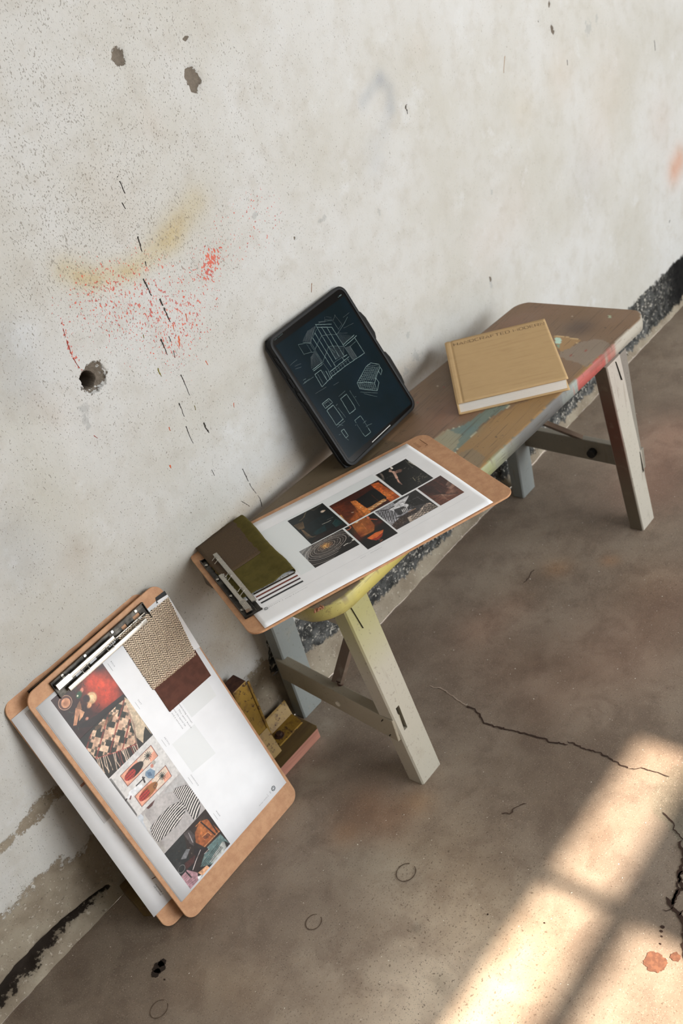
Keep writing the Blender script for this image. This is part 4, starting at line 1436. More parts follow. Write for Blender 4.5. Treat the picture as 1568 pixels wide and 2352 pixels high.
# 4 sparkling ellipses
A = Art(.1512, .2358, -.2185, -.1560, (36, 32, 31))
cx, cy = (0.1924, -0.1761)
A.poly([A.at(0, 1), A.at(.30, 1), A.at(0, .45)], (150, 152, 154), .9)
A.blob((cx, cy), .034, (54, 47, 44), .9, .018, .18)
for k, (rx, c) in enumerate(((.0075, (196, 140, 84)), (.012, (150, 118, 98)), (.0165, (196, 182, 168)), (.021, (92, 84, 80)), (.0255, (210, 204, 196)), (.030, (120, 112, 106)), (.0345, (222, 214, 204)), (.0395, (150, 142, 136)), (.046, (214, 208, 200)), (.053, (88, 84, 80)), (.060, (190, 184, 176)))):
    A.ring((cx + .0018 * k * .3, cy - .0007 * k), rx, rx * .56, .0009 + .0005 * (k % 2), c, .10, 0, 2 * math.pi, .85)
for k in range(420):
    a = random.uniform(0, 2 * math.pi)
    r = random.uniform(.004, .050)
    q = (cx + r * math.cos(a), cy + r * .56 * math.sin(a))
    A.line([q, (q[0] + random.uniform(-.0018, .0018), q[1] + random.uniform(-.0008, .0008))], .0006, random.choice([(226, 214, 200), (168, 140, 116), (20, 18, 18), (96, 82, 74)]), .7)
A.blob((cx, cy), .0058, (238, 178, 96), 1, .0046)
for k in range(40):
    q = (cx + random.gauss(0, .0055), cy + random.gauss(0, .004))
    A.ell(q, .0008, .0007, random.choice([(250, 214, 150), (120, 62, 34), (224, 148, 78)]), 0, .7)
A.poly([A.at(1, 0), A.at(1, .55), A.at(.80, .40), A.at(.42, 0)], (29, 27, 26), .9)
A.line([(0.215, -0.2008), (0.2205, -0.1995), (0.2235, -0.2004)], .0016, (226, 222, 214)).ell((0.234, -0.1986), .0022, .002, (228, 224, 216), 0, .5).line([(0.225, -0.2021), (0.2305, -0.2008)], .0014, (150, 148, 142))
place_flat(A, 'photo of glittering rings like a spiral')
# 5 copper pot
A = Art(.2393, .2976, -.2416, -.1572, (26, 25, 24))
A.poly([(0.2529, -0.1579), (0.2675, -0.1556), (0.2797, -0.1576), (0.2841, -0.1697), (0.2807, -0.1915), (0.2721, -0.2047), (0.2473, -0.2042), (0.2477, -0.1956)], (150, 84, 40))
A.blob((0.2605, -0.1803), .014, (188, 112, 56), .8).blob((0.2745, -0.1868), .010, (136, 70, 38), .8).blob((0.247, -0.1949), .010, (104, 42, 24), .7)
A.line([(0.2676, -0.1675), (0.265, -0.19)], .0008, (206, 136, 78), .8)
A.line([(0.2489, -0.1993), (0.263, -0.2014), (0.2745, -0.2005)], .0010, (214, 140, 80), .8)
A.ell((0.2641, -0.1577), .0036, .0022, (222, 190, 142), .5, .5)
A.ring((0.2434, -0.1612), .0058, .0050, .0022, (176, 92, 60), 0, -2.4, .9)
A.line([(0.284, -0.16), (0.2837, -0.1645)], .0042, (206, 110, 76)).line([(0.2845, -0.169), (0.2919, -0.1796)], .0026, (190, 92, 64), .9)
A.blob((0.2909, -0.1891), .006, (90, 36, 28), .9)
A.poly([(0.2533, -0.213), (0.2711, -0.2104), (0.2854, -0.2139), (0.2812, -0.2194), (0.2689, -0.2237), (0.2576, -0.2245)], (226, 112, 52), .95)
A.poly([(0.2564, -0.2209), (0.2675, -0.2243), (0.2804, -0.2207), (0.2736, -0.2288), (0.2615, -0.2309)], (164, 50, 30), .9)
A.blob((0.2424, -0.2032), .008, (92, 32, 24), .7)
for p in ((0.2664, -0.2319), (0.2689, -0.2369), (0.2661, -0.2381)):
    A.ring(p, .0014, .0012, .0006, (188, 112, 84))
A.mottle(.16, 300, 8).mottle(.12, 90, 9)
place_flat(A, 'photo of a glowing copper pot on black')
# 6 black and white hall
A = Art(.3006, .3842, -.2322, -.1570, (58, 56, 57))
A.poly([A.at(0, 1), A.at(.44, 1), A.at(.40, .62), A.at(.60, .40), A.at(.34, .36), A.at(0, .50)], (146, 145, 150))
A.poly([(0.3209, -0.168), (0.347, -0.1629), (0.3668, -0.162), (0.35, -0.1898), (0.3269, -0.1922)], (206, 205, 208))
A.poly([A.at(0, .62), A.at(.05, .55), A.at(.30, .28), A.at(.14, .16), A.at(0, .1)], (172, 171, 176))
A.poly([(0.3509, -0.1792), (0.3743, -0.1587), (0.3839, -0.1609), (0.3846, -0.2297), (0.3747, -0.2067), (0.3563, -0.1971)], (32, 31, 31))
A.poly([(0.3002, -0.215), (0.3241, -0.206), (0.3485, -0.2054), (0.3559, -0.211), (0.3336, -0.2168), (0.3286, -0.225), (0.3007, -0.232)], (62, 50, 46))
A.poly([(0.3311, -0.2166), (0.3492, -0.2175), (0.3747, -0.2067), (0.3805, -0.2105), (0.3835, -0.2313), (0.3272, -0.2317)], (186, 170, 156))
for k in range(9):
    A.line([C3(900+k*20,760+k*4), C3(840+k*26,900-k*8)], .0013, (36, 32, 30), .9)
for j in range(6):
    for k in range(10):
        if (j + k) % 2:
            q = (0.3336, -0.2278)
            q = (q[0] + k * .0047 + j * .0006, q[1] + j * .0031 - .0038 + k * .0002)
            A.line([q, (q[0] + .0040, q[1])], .0017, (36, 32, 30), .9)
for k in range(7):
    A.line([C3(140+k*48,890-k*6), C3(230+k*40,1000+k*8)], .0010, (40, 39, 40))
    A.line([C3(230+k*34,850+k*6), C3(200+k*32,960+k*10)], .0010, (48, 46, 48))
A.line([(0.3006, -0.1564), (0.3199, -0.1698), (0.3323, -0.1694)], .0024, (42, 41, 42)).line([(0.3501, -0.1783), (0.3713, -0.1613)], .0022, (36, 35, 36))
A.poly([(0.3272, -0.1781), (0.3436, -0.1824), (0.3474, -0.1984), (0.3271, -0.2009), (0.3231, -0.1964)], (46, 44, 46), .9)
for k in range(4):
    A.line([C3(540+k*22,850-k*12), C3(560+k*22,890-k*10)], .0014, (222, 220, 220))
A.line([(0.3412, -0.2042), (0.3547, -0.2053)], .0014, (198, 160, 132)).line([(0.3742, -0.1767), (0.3758, -0.1963)], .0006, (122, 118, 118)).line([(0.3652, -0.1781), (0.3766, -0.1795)], .0006, (122, 118, 118))
for k in range(160):
    q = A.at(random.uniform(0, .75), random.uniform(.1, .95))
    A.line([q, (q[0] + random.uniform(-.002, .002), q[1] + random.uniform(-.002, .002))], .0006, random.choice([(230, 230, 232), (40, 38, 40)]), .5)
for k in range(60):
    q = (0.311, -0.219)
    q = (q[0] + random.uniform(-.010, .014), q[1] + random.uniform(-.006, .008))
    A.ell(q, .0009, .0008, random.choice([(112, 98, 92), (80, 62, 44)]), 0, .7, .7)
A.mottle(.3, 300, 10)
place_flat(A, 'black and white photo of a tall hall with chequered floor')
# 7 red-brown curtains
A = Art(.3884, .4369, -.2325, -.1566, (66, 36, 29))
for k in range(13):
    A.line([A.at(k / 13, 1), A.at(k / 13 + .06, .42)], .0012, random.choice([(40, 22, 20), (90, 46, 36), (52, 28, 25)]), .8)
A.poly([A.at(0, .55), A.at(.5, .30), A.at(1, .5), A.at(1, 0), A.at(0, 0)], (104, 62, 46), .9)
A.poly([(0.3866, -0.161), (0.3918, -0.1793), (0.4078, -0.204), (0.4107, -0.1711), (0.401, -0.1534)], (44, 26, 24), .8)
for k in range(12):
    t = k / 11
    A.ring((0.4235, -0.1924), .0205 - .0014 * k, .0135 - .0009 * k, .0006, (188, 160, 142), -.1, -1.35, 1.0, .7)
A.line([(0.4084, -0.2041), (0.4158, -0.217), (0.4283, -0.225)], .0018, (46, 28, 24)).line([(0.4076, -0.2043), (0.3958, -0.2078), (0.389, -0.2057)], .0015, (58, 34, 28))
for k in range(8):
    A.line([(0.4075, -0.2066), C3(1000+k*36,640+k*12)], .0006, (182, 150, 130), .55)
    A.line([(0.4073, -0.2079), C3(1190+k*22,670-k*5)], .0006, (182, 150, 130), .55)
A.blob((0.4235, -0.2135), .008, (160, 128, 112), .5)
A.mottle(.3, 240, 12)
place_flat(A, 'photo of tied red-brown curtains')
# hairlines, colour bars and print
def hair(pts, w, mat, parent, z, name='rule'):
    V = MB()
    V.ribbon(dense(pts, .01), w, 0)
    for i, v in enumerate(V.V):
        V.V[i] = (v[0], v[1], z + (float(fb(np.array(v[0]), np.array(v[1]))) + .0001 if parent is page_flat else 0))
    return V.build(name, mat, parent)
hair([(.1257, -.0160), (.1257, -.0500), (.3596, -.0505), (.4354, -.0490)], .00035, ink_pale, page_flat, PZ)
hair([(.040, -.2480), (.4370, -.2485)], .00035, ink_pale, page_flat, PZ)
for k, colr in enumerate(((64, 52, 40), (118, 54, 40), (58, 30, 36), (32, 33, 36))):
    y = -.2021 - .0102 * k
    m_ = NT('bar_ink').out(colr, .55)
    mb = MB()
    mb.ribbon(dense([(.0441, y), (.1206, y - .0036 + .002)], .01), .0040, 0)
    mb.V = [(v[0], v[1], PZ + float(fb(np.array(v[0]), np.array(v[1]))) + .00012) for v in mb.V]
    mb.build('colour_bar', m_, page_flat)
zt = PZ + float(fb(np.array(.07), np.array(-.25))) + .00018
logo((.0446, -.2522), .0030, zt, ink_grey, page_flat)
run_text('print_line', 'tecture', (.0495, -.2532), .0200, .0038, zt, ink_grey, page_flat, 0, 1.5)
run_text('print_line', '|', (.0735, -.2534), .0004, .0036, zt, ink_grey, page_flat, 0)
run_text('print_line', 'design & publication', (.0782, -.2545), .0405, .0028, zt, ink_grey, page_flat, 0, 1.5)
zt2 = PZ + float(fb(np.array(.24), np.array(-.25))) + .00018
run_text('print_line', 'RUST  -  SPEAKEASY', (.2185, -.2548), .0400, .0024, zt2, ink_grey, page_flat, 0, 1.6)

# olive cloth folded under the clip, and the brown card on it
cloth_m = NT('olive_linen')
wv = cloth_m.math('MULTIPLY', cloth_m.wave(420, axis='X', dist=1.5, dscale=3), .5)
wv2 = cloth_m.wave(420, axis='Y', dist=1.5, dscale=3)
cc = cloth_m.mix(wv2, (76, 68, 33), (104, 94, 50))
cc = cloth_m.mix(cloth_m.step(cloth_m.noise(60, 4, .6), .4, .65, 0, .4), cc, (64, 57, 28))
cloth_mat = cloth_m.out(cc, .95, normal=cloth_m.bump(cloth_m.math('ADD', wv, wv2), .5, .0006), spec=.08)
def folded_cloth():
    """Top layer, a round fold at the far side and the layer underneath, swept across the board."""
    prof = [(.018, .0056), (.040, .0058), (.070, .0060), (.095, .0070), (.107, .0098)]
    for k in range(1, 12):
        a = math.pi / 2 - math.pi * k / 11
        prof.append((.1160 + .0056 * math.cos(a), .0062 + .0048 * math.sin(a)))
    prof += [(.100, .0016), (.075, .0014), (.050, .0014)]
    prof = dense(prof, .0018)
    n, m = len(prof), 70
    V = np.zeros((m, n, 3))
    for j in range(m):
        t = j / (m - 1)
        y = .0155 - .2180 * t
        for i, (x, z) in enumerate(prof):
            s = min(1, max(0, (x - .03) / .09))
            xo = .0012 * math.sin(t * 9) * s + .0009 * mnoise.noise(Vector((t * 16, x * 60, 2)))
            yo = .0022 * mnoise.noise(Vector((x * 70, 4, 1))) * (1 if j in (0, m - 1) else 0)
            if t > .85:
                yo += .004 * math.exp(-((x - .101) / .010) ** 2) * (t - .85) / .15 * (1 if z > .004 else 0)
            zo = z + .0014 * s * math.sin(t * 4 + .4) + .0006 * mnoise.noise(Vector((t * 20, x * 80, 5)))
            V[j, i] = (x + xo, y + yo, zo)
    me = mesh_np('olive_cloth', V.reshape(-1, 3), grid_faces(n, m))
    return me
oc = thing('fabric_swatch', 'folded olive green linen swatch under a brown card on the flat clipboard', 'fabric swatch', M_PAGE)
o = obj('cloth', folded_cloth(), cloth_mat, oc, smooth=True)
md = o.modifiers.new('thickness', 'SOLIDIFY')
md.thickness = .0009
fr = MB()
for k in range(70):
    x = .035 + .075 * random.random()
    y = -.2020
    fr.tube([(x, y, .0058), (x + random.uniform(-.0015, .0015), y - random.uniform(.0008, .0026), .0052)], .00018, 4)
f_ = fr.build('frayed_threads', cloth_mat, oc)
f_['kind'] = 'stuff'
card_m = NT('brown_card')
card_mat = card_m.out(card_m.mix(card_m.step(card_m.noise(500, 3, .7), .4, .7), (70, 54, 36), (84, 66, 46)), .65, spec=.25)
bc = thing('swatch_card', 'plain dark brown sample card lying on the olive cloth', 'card', M_PAGE)
def tilt(a, b):
    return .0024 * a ** 3 + .0002 * np.sin(b * 3)
obj('card', sheet(0, 0, 0, 0, .0078, tilt, .0011, 12, 12, quad=((.0201, -.1274), (.1120, -.1136), (.1071, .0165), (.0159, -.0004))), card_mat, bc)

# ---------------------------------------------------------------- page, swatches on the front leaning clipboard
page_low = thing('printed_page', 'second white sheet under the front page, showing as a thin sliver along its left edge', 'page', M_LEAN, 'pages on the clipboards')
obj('sheet', sheet(.0074, .2868, .0425, .4735, .0004, None, .0003, 4, 4), paper_mat, page_low)
page_front = thing('printed_page', 'white page with a column of red, striped and patterned photos on the front leaning clipboard', 'page', M_LEAN, 'pages on the clipboards')
obj('sheet', sheet(0, 0, 0, 0, .0012, None, .0004, 6, 8, quad=((.0088, .0418), (.2886, .0412), (.2938, .4690), (.0094, .4728))), paper_mat, page_front)
Z1 = .00128
def place_front(art, label):
    o = art.place('photo', Z1, page_front)
    o['label'] = label
    return o
PX0, PX1 = .0328, .1350
V5 = (.0455, .1298, .2143, .3005, .3850, .4667)
# pale print blocks
for q in (((.1523, .2628), (.2056, .2597), (.2077, .1902), (.1530, .1972)), ((.2075, .345), (.2720, .340), (.2690, .2680), (.2085, .2720))):
    MB().add([(p[0], p[1], Z1 - .00002) for p in q], [(0, 1, 2, 3)]).build('print_block', ink_wash, page_front)
# a) red still life
A = Art(PX0, PX1, V5[4], V5[5], (46, 24, 22))
A.blob((0.111, 0.4309), .026, (206, 74, 40), 1.0, .030, .6).blob((0.1081, 0.4075), .022, (200, 66, 38), .95).blob((0.1085, 0.447), .016, (196, 62, 36), .8).blob((0.1204, 0.4127), .016, (190, 62, 40), .8)
A.blob((0.1304, 0.4569), .014, (30, 18, 20), .8).blob((0.142, 0.3957), .010, (60, 26, 24), .9).blob((0.0432, 0.4649), .016, (54, 26, 24), .8)
A.poly([(0.0757, 0.3963), (0.1339, 0.3907), (0.1375, 0.3753), (0.0735, 0.3781), (0.0335, 0.4068)], (30, 22, 21), .95)
A.blob((0.0447, 0.4164), .016, (32, 26, 24), .95).blob((0.0675, 0.4197), .010, (40, 24, 22), .9)
for k in range(60):
    q = (0.0615, 0.4171)
    q = (q[0] + random.gauss(0, .016), q[1] + random.gauss(0, .010))
    A.line([q, (q[0] + random.uniform(-.005, .005), q[1] + random.uniform(-.005, .005))], .0008, random.choice([(24, 30, 28), (70, 88, 72), (88, 40, 34), (20, 20, 20), (40, 62, 52)]), .7)
A.ell((0.049, 0.4476), .0118, .0112, (84, 52, 44)).ring((0.049, 0.4476), .0116, .0110, .0008, (206, 168, 140)).ell((0.0494, 0.4467), .0080, .0076, (206, 146, 110)).ell((0.0491, 0.4464), .0040, .0038, (188, 124, 90), 0, .5)
A.ell((0.0869, 0.4238), .0105, .0098, (214, 170, 126)).ring((0.0869, 0.4238), .0098, .0092, .0006, (122, 72, 46)).ell((0.0867, 0.4234), .0058, .0054, (232, 196, 150)).ell((0.0798, 0.4285), .0060, .0064, (44, 26, 24), 0, .4)
A.line([(0.0719, 0.4474), (0.0842, 0.4503), (0.0917, 0.4576)], .0008, (34, 34, 24)).line([(0.0917, 0.4576), (0.0897, 0.4495)], .0010, (62, 44, 28)).line([(0.0763, 0.4533), (0.0787, 0.4591)], .0018, (44, 60, 40)).line([(0.0707, 0.4484), (0.0715, 0.4576)], .0020, (40, 26, 26))
A.ell((0.0819, 0.4445), .0042, .0028, (196, 122, 100), .6, .4).ell((0.0738, 0.4418), .0062, .0045, (34, 74, 48), .4, .5).ell((0.0711, 0.4422), .0016, .0014, (222, 214, 190), 0, .5)
A.poly([(0.0571, 0.429), (0.0633, 0.4264), (0.059, 0.4193), (0.0424, 0.4066), (0.0378, 0.4098)], (206, 146, 110)).poly([(0.0617, 0.4229), (0.0651, 0.4138), (0.0582, 0.4101), (0.049, 0.4086), (0.054, 0.4139)], (214, 160, 122)).poly([(0.0631, 0.4315), (0.0697, 0.4336), (0.0641, 0.4207), (0.0569, 0.4272)], (150, 104, 74), .9)
A.ell((0.0775, 0.4167), .0050, .0036, (216, 160, 116), .3, .5).ell((0.0619, 0.4028), .0030, .0024, (176, 124, 104), 0, .5)
A.line([(0.0768, 0.3993), (0.0915, 0.391)], .0008, (38, 20, 20)).line([(0.0825, 0.4041), (0.092, 0.4057)], .0008, (60, 22, 20))
A.mottle(.22, 190, 21).mottle(.14, 60, 22)
place_front(A, 'red still life photo with plates and plants')
# b) woven blanket
A = Art(PX0, PX1, V5[3], V5[4] + .0004, (36, 33, 29))
A.poly([(0.1324, 0.3859), (0.1366, 0.3741), (0.1347, 0.322), (0.1337, 0.2999), (0.1132, 0.3022), (0.1096, 0.318), (0.1209, 0.3676)], (196, 176, 150))
cr = math.cos(-.62), math.sin(-.62)
u = (A.X - A.e[0]) * cr[0] - (A.Y - A.e[2]) * cr[1]
v = (A.X - A.e[0]) * cr[1] + (A.Y - A.e[2]) * cr[0]
blk = .0098
iu = np.floor(u / blk)
iv = np.floor(v / (blk * 1.5) + .5 * (iu % 2))
pat = ((iu + 2 * iv) % 3).astype(int)
mask = inside(A.X, A.Y, [(0.1161, 0.3842), (0.1319, 0.3823), (0.1041, 0.3107), (0.0739, 0.3225), (0.0351, 0.3409), (0.032, 0.3723), (0.0643, 0.3825)]).astype(float)
for k, cc_ in enumerate(((214, 182, 154), (44, 46, 38), (196, 158, 132))):
    A.put(mask * (pat == k), cc_)
stp = (np.abs(((v / .021) % 1) - .5) < .07)
A.put(mask * stp, (140, 58, 48), .75)
A.put(mask * ((np.floor(u / (blk / 2)) + np.floor(v / (blk / 2))) % 5 == 0), (36, 36, 30), .6)
A.line([(0.0356, 0.3415), (0.0705, 0.3236), (0.1032, 0.3095)], .0016, (150, 56, 50)).line([(0.1032, 0.3095), (0.1178, 0.3375), (0.125, 0.366)], .0030, (150, 122, 106), .8)
for k in range(26):
    t = k / 25
    a = np.array((0.0368, 0.3403)) * (1 - t) + np.array((0.1034, 0.3083)) * t
    A.line([(a[0], a[1]), (a[0] - .004 + random.uniform(-.003, .003), a[1] - .014 + random.uniform(-.004, .003)), (a[0] - .009 + random.uniform(-.003, .003), a[1] - .026)], .0014, random.choice([(216, 190, 166), (226, 200, 178), (52, 44, 38), (140, 70, 62)]), .9)
A.poly([(0.124, 0.3151), (0.1325, 0.3219), (0.1337, 0.2999), (0.1132, 0.3022)], (38, 38, 36)).poly([(0.1131, 0.3746), (0.0643, 0.3825), (0.0607, 0.3778), (0.0809, 0.3713)], (120, 86, 62), .6)
A.mottle(.22, 330, 23).mottle(.16, 100, 24)
place_front(A, 'photo of a fringed woven blanket in cream, black and rust')
# c) grey wall with two posters
A = Art(PX0, PX1, V5[2], V5[3], (206, 202, 199))
A.blob((0.1236, 0.2878), .05, (212, 209, 206), .6)
A.poly([(0.0325, 0.2997), (0.0365, 0.2979), (0.0357, 0.2184), (0.0326, 0.2152)], (116, 114, 112)).line([(0.0335, 0.2925), (0.0345, 0.2197)], .0012, (70, 66, 64), .8)
for (q, body) in ((((0.1216, 0.2896), (0.121, 0.2665), (0.0503, 0.2666), (0.0506, 0.2893)), (36, 30, 28)), (((0.1219, 0.2436), (0.1201, 0.2216), (0.0493, 0.2218), (0.0498, 0.2444)), (150, 96, 52))):
    A.poly(q, (226, 160, 134))
    A.line(list(q) + [q[0]], .0009, (78, 40, 34))
    q = [np.array(p) for p in q]
    P = lambda a, b: tuple((q[3] * (1 - a) + q[0] * a) * (1 - b) + (q[2] * (1 - a) + q[1] * a) * b)
    d = q[0] - q[3]
    ang = math.atan2(d[1], d[0])
    A.poly([P(.52, .04), P(.98, .04), P(.98, .96), P(.52, .96)], (214, 206, 190), .8).poly([P(.78, .5), P(.99, .5), P(.99, .99), P(.78, .99)], (226, 160, 134))
    A.ell(P(.33, .5), .0205, .0082, body, ang)
    A.ell(P(.20, .5), .0115, .0068, (176, 52, 44), ang)
    for k in range(5):
        for j in range(3):
            A.line([P(.09 + k * .055, .28 + j * .2), P(.12 + k * .055, .28 + j * .2)], .0011, (40, 30, 30), .9)
    c0 = P(.80, .42)
    for k in range(12):
        a = k * math.pi / 6
        A.line([c0, (c0[0] + .0066 * math.cos(a), c0[1] + .0066 * math.sin(a))], .0011, (34, 44, 40))
    A.line([c0, P(.55, .5)], .0008, (40, 40, 36))
    A.ring(P(.52, .62), .0024, .0026, .0007, (50, 46, 44))
A.ell((0.1079, 0.2634), .0040, .0038, (166, 160, 152)).ell((0.1028, 0.2613), .0030, .0032, (206, 134, 116)).poly([(0.0885, 0.262), (0.0981, 0.2601), (0.1023, 0.2507), (0.0935, 0.2421), (0.0858, 0.2497), (0.0841, 0.2577)], (120, 142, 162)).poly([(0.0895, 0.2589), (0.0949, 0.2558), (0.0937, 0.2483), (0.0877, 0.2521)], (84, 108, 134))
A.line([(0.0816, 0.2559), (0.062, 0.2561)], .0018, (38, 34, 34)).poly([(0.071, 0.2535), (0.0699, 0.2462), (0.0447, 0.2477), (0.0368, 0.2515), (0.0477, 0.2575)], (226, 226, 228)).line([(0.0368, 0.2515), (0.032, 0.2509)], .0022, (40, 28, 30)).line([(0.045, 0.2496), (0.0411, 0.2472)], .0022, (90, 40, 44)).line([(0.0791, 0.2584), (0.077, 0.2498)], .0030, (44, 36, 34))
A.mottle(.12, 260, 25)
place_front(A, 'photo of a pale wall with two palm posters and a person')
# d) striped cushions
A = Art(PX0, PX1, V5[1], V5[2], (176, 170, 168))
A.blob((0.0695, 0.2014), .020, (196, 190, 187), .7).blob((0.0525, 0.2056), .012, (150, 144, 142), .6).poly([A.at(0, 1), A.at(.08, 1), A.at(.12, .55), A.at(0, .60)], (190, 194, 200)).poly([(0.0453, 0.2108), (0.0446, 0.1834), (0.0323, 0.1788), (0.0365, 0.2005)], (196, 192, 188)).poly([(0.0328, 0.1321), (0.0383, 0.1318), (0.0415, 0.1495), (0.0335, 0.1775), (0.0347, 0.1937)], (172, 166, 160))
A.poly([(0.0535, 0.2143), (0.0634, 0.2141), (0.0739, 0.2132), (0.0641, 0.2091), (0.0558, 0.2099)], (84, 52, 50))
A.poly([(0.0916, 0.2096), (0.1352, 0.2123), (0.1356, 0.1944), (0.1065, 0.1991)], (186, 184, 183), .7)
for q in ([(0.1065, 0.1991), (0.1125, 0.2008), (0.1318, 0.1894), (0.1347, 0.1777), (0.137, 0.1555), (0.1301, 0.1402), (0.1171, 0.131), (0.1074, 0.1309), (0.107, 0.1568)],
          [(0.0403, 0.1835), (0.064, 0.1852), (0.0885, 0.1844), (0.104, 0.1775), (0.1082, 0.1722), (0.1086, 0.1619), (0.1012, 0.1538), (0.0756, 0.1492), (0.0394, 0.1527), (0.0353, 0.1548), (0.0354, 0.1712)]):
    m = inside(A.X, A.Y, q).astype(float)
    A.put(m, (222, 214, 208))
    first = q[0][1] > (0.0666, 0.1826)[1]
    a = .38 if first else 1.05
    w_ = .0034
    x0_, y0_ = q[0]
    dd = (A.X - x0_) * (-math.sin(a)) + (A.Y - y0_) * math.cos(a) + (.10 if first else .02) * ((A.X - x0_) ** 2 + (A.Y - y0_) ** 2) / .03
    A.put(m * ((dd / w_) % 1 < .52), (32, 30, 32))
    A.line(list(q) + [q[0]], .0008, (92, 88, 88), .7)
A.blob((0.0396, 0.147), .006, (120, 114, 110), .5)
A.mottle(.10, 300, 26)
place_front(A, 'photo of black and white striped cushions on grey')
# e) warm interior
A = Art(PX0, PX1, V5[0], V5[1], (42, 32, 28))
A.poly([A.at(0, 1), A.at(.46, 1), A.at(.30, .55), A.at(.22, .30), A.at(0, .30)], (32, 36, 36))
A.poly([(0.0952, 0.1132), (0.1133, 0.1214), (0.127, 0.1141), (0.1336, 0.0777), (0.0954, 0.079), (0.0869, 0.0993)], (150, 84, 46))
A.blob((0.1097, 0.1071), .010, (206, 126, 66), .8).blob((0.1097, 0.0913), .009, (176, 96, 50), .8)
A.poly([(0.102, 0.0971), (0.1149, 0.0949), (0.1167, 0.0862), (0.1031, 0.0891)], (112, 62, 38)).line([(0.102, 0.0971), (0.1149, 0.0949), (0.1167, 0.0862)], .0008, (226, 160, 100))
A.line([(0.1147, 0.12), (0.1228, 0.0798)], .0026, (40, 30, 28)).line([(0.1294, 0.1139), (0.1279, 0.0768)], .0024, (36, 28, 28)).line([(0.0946, 0.081), (0.1322, 0.0792)], .0010, (216, 160, 112)).line([(0.1032, 0.1206), (0.1151, 0.1206)], .0010, (220, 140, 76))
A.poly([(0.0958, 0.0763), (0.1307, 0.0739), (0.1347, 0.0466), (0.0924, 0.0432), (0.0687, 0.0597)], (96, 118, 116))
A.poly([(0.1256, 0.0608), (0.1347, 0.0466), (0.0924, 0.0432), (0.0854, 0.0531)], (176, 178, 172)).poly([(0.1293, 0.0592), (0.1347, 0.0466), (0.1257, 0.0446)], (36, 36, 36))
for k in range(5):
    A.line([Z4(1110+k*22,1430-k*4), Z4(1290+k*14,1200+k*8)], .0010, (40, 48, 48), .9)
A.poly([(0.0784, 0.1285), (0.091, 0.1265), (0.0932, 0.1107), (0.0805, 0.0971), (0.0781, 0.1064)], (74, 66, 66)).line([(0.0866, 0.1222), (0.083, 0.1035)], .0012, (196, 190, 188), .8).poly([(0.0491, 0.0991), (0.0672, 0.1044), (0.0724, 0.0989), (0.0577, 0.092)], (112, 112, 114))
A.poly([(0.0776, 0.0933), (0.0981, 0.0762), (0.0969, 0.0683), (0.0824, 0.0746), (0.066, 0.0718), (0.0462, 0.0614), (0.0455, 0.0667), (0.0685, 0.0782)], (32, 26, 28)).line([(0.0859, 0.0823), (0.0679, 0.0743), (0.0554, 0.0673)], .0012, (216, 204, 198)).line([(0.0989, 0.0708), (0.0874, 0.0716)], .0008, (196, 176, 166))
A.poly([(0.0504, 0.0886), (0.0745, 0.083), (0.0634, 0.0746), (0.0464, 0.0771)], (70, 38, 36)).ring((0.041, 0.0853), .0072, .0060, .0008, (150, 146, 144)).blob((0.0378, 0.0933), .006, (60, 58, 58), .8)
A.poly([(0.0328, 0.0761), (0.0477, 0.0757), (0.0591, 0.0565), (0.0512, 0.0445), (0.0312, 0.0448)], (166, 128, 134))
for k in range(7):
    A.line([Z4(920+k*14,1560+k*14), Z4(985+k*16,1490+k*16)], .0008, (122, 88, 96), .8)
A.line([(0.0445, 0.0746), (0.0457, 0.0608)], .0024, (30, 26, 28)).poly([(0.0597, 0.0558), (0.0798, 0.0522), (0.0809, 0.0441), (0.0627, 0.0456)], (212, 160, 122)).poly([(0.0553, 0.0515), (0.0637, 0.0469), (0.0518, 0.0438)], (226, 226, 226))
for k in range(50):
    q = A.at(random.uniform(.1, 1), random.uniform(.05, .95))
    A.line([q, (q[0] + random.uniform(-.003, .003), q[1] + random.uniform(-.003, .003))], .0007, random.choice([(200, 180, 166), (28, 24, 24), (120, 70, 50)]), .5)
A.mottle(.3, 240, 27)
place_front(A, 'photo of a warm dim interior with leather and a knitted cushion')
# captions
for word, vtop, vlen in (('BOLD', .4481, .0115), ('SOFT', .3655, .0105), ('ARTFUL', .2826, .0172), ('HANDMADE', .1966, .0250), ('WARM', .1120, .0132)):
    run_text('caption', word, (.1476, vtop), vlen, .0030, Z1 + .0001, ink_grey, page_front, -math.pi / 2, 1.3)
    MB().ribbon([(.1420, vtop + .0003), (.1420, vtop - .0150)], .0004, Z1 + .0001).build('rule', ink_grey, page_front)
for k, (s_, d0, ln) in enumerate((('embracing concept', .3068, .0425), ('  . This space would', .3075, .0445), ('from the typical lab', .3085, .0395), ('y and a excursion', .3090, .0400))):
    run_text('print_line', s_, (.2026 - .0066 * k, d0), ln, .0036, Z1 + .0001, ink_grey, page_front, -math.pi / 2, 1.15)
logo((.2605, .0540), .0042, Z1 + .0001, NT('emblem_ink').out((58, 68, 72), .6), page_front)
run_text('print_line', '30', (.2502, .0560), .0046, .0030, Z1 + .0001, ink_grey, page_front, -math.pi / 2)
MB().ribbon([(.2440, .0560), (.2440, .0505)], .0003, Z1 + .0001).build('rule', ink_grey, page_front)
run_text('print_line', 'design studio', (.2190, .0514), .0230, .0022, Z1 + .0001, ink_grey, page_front, 0)

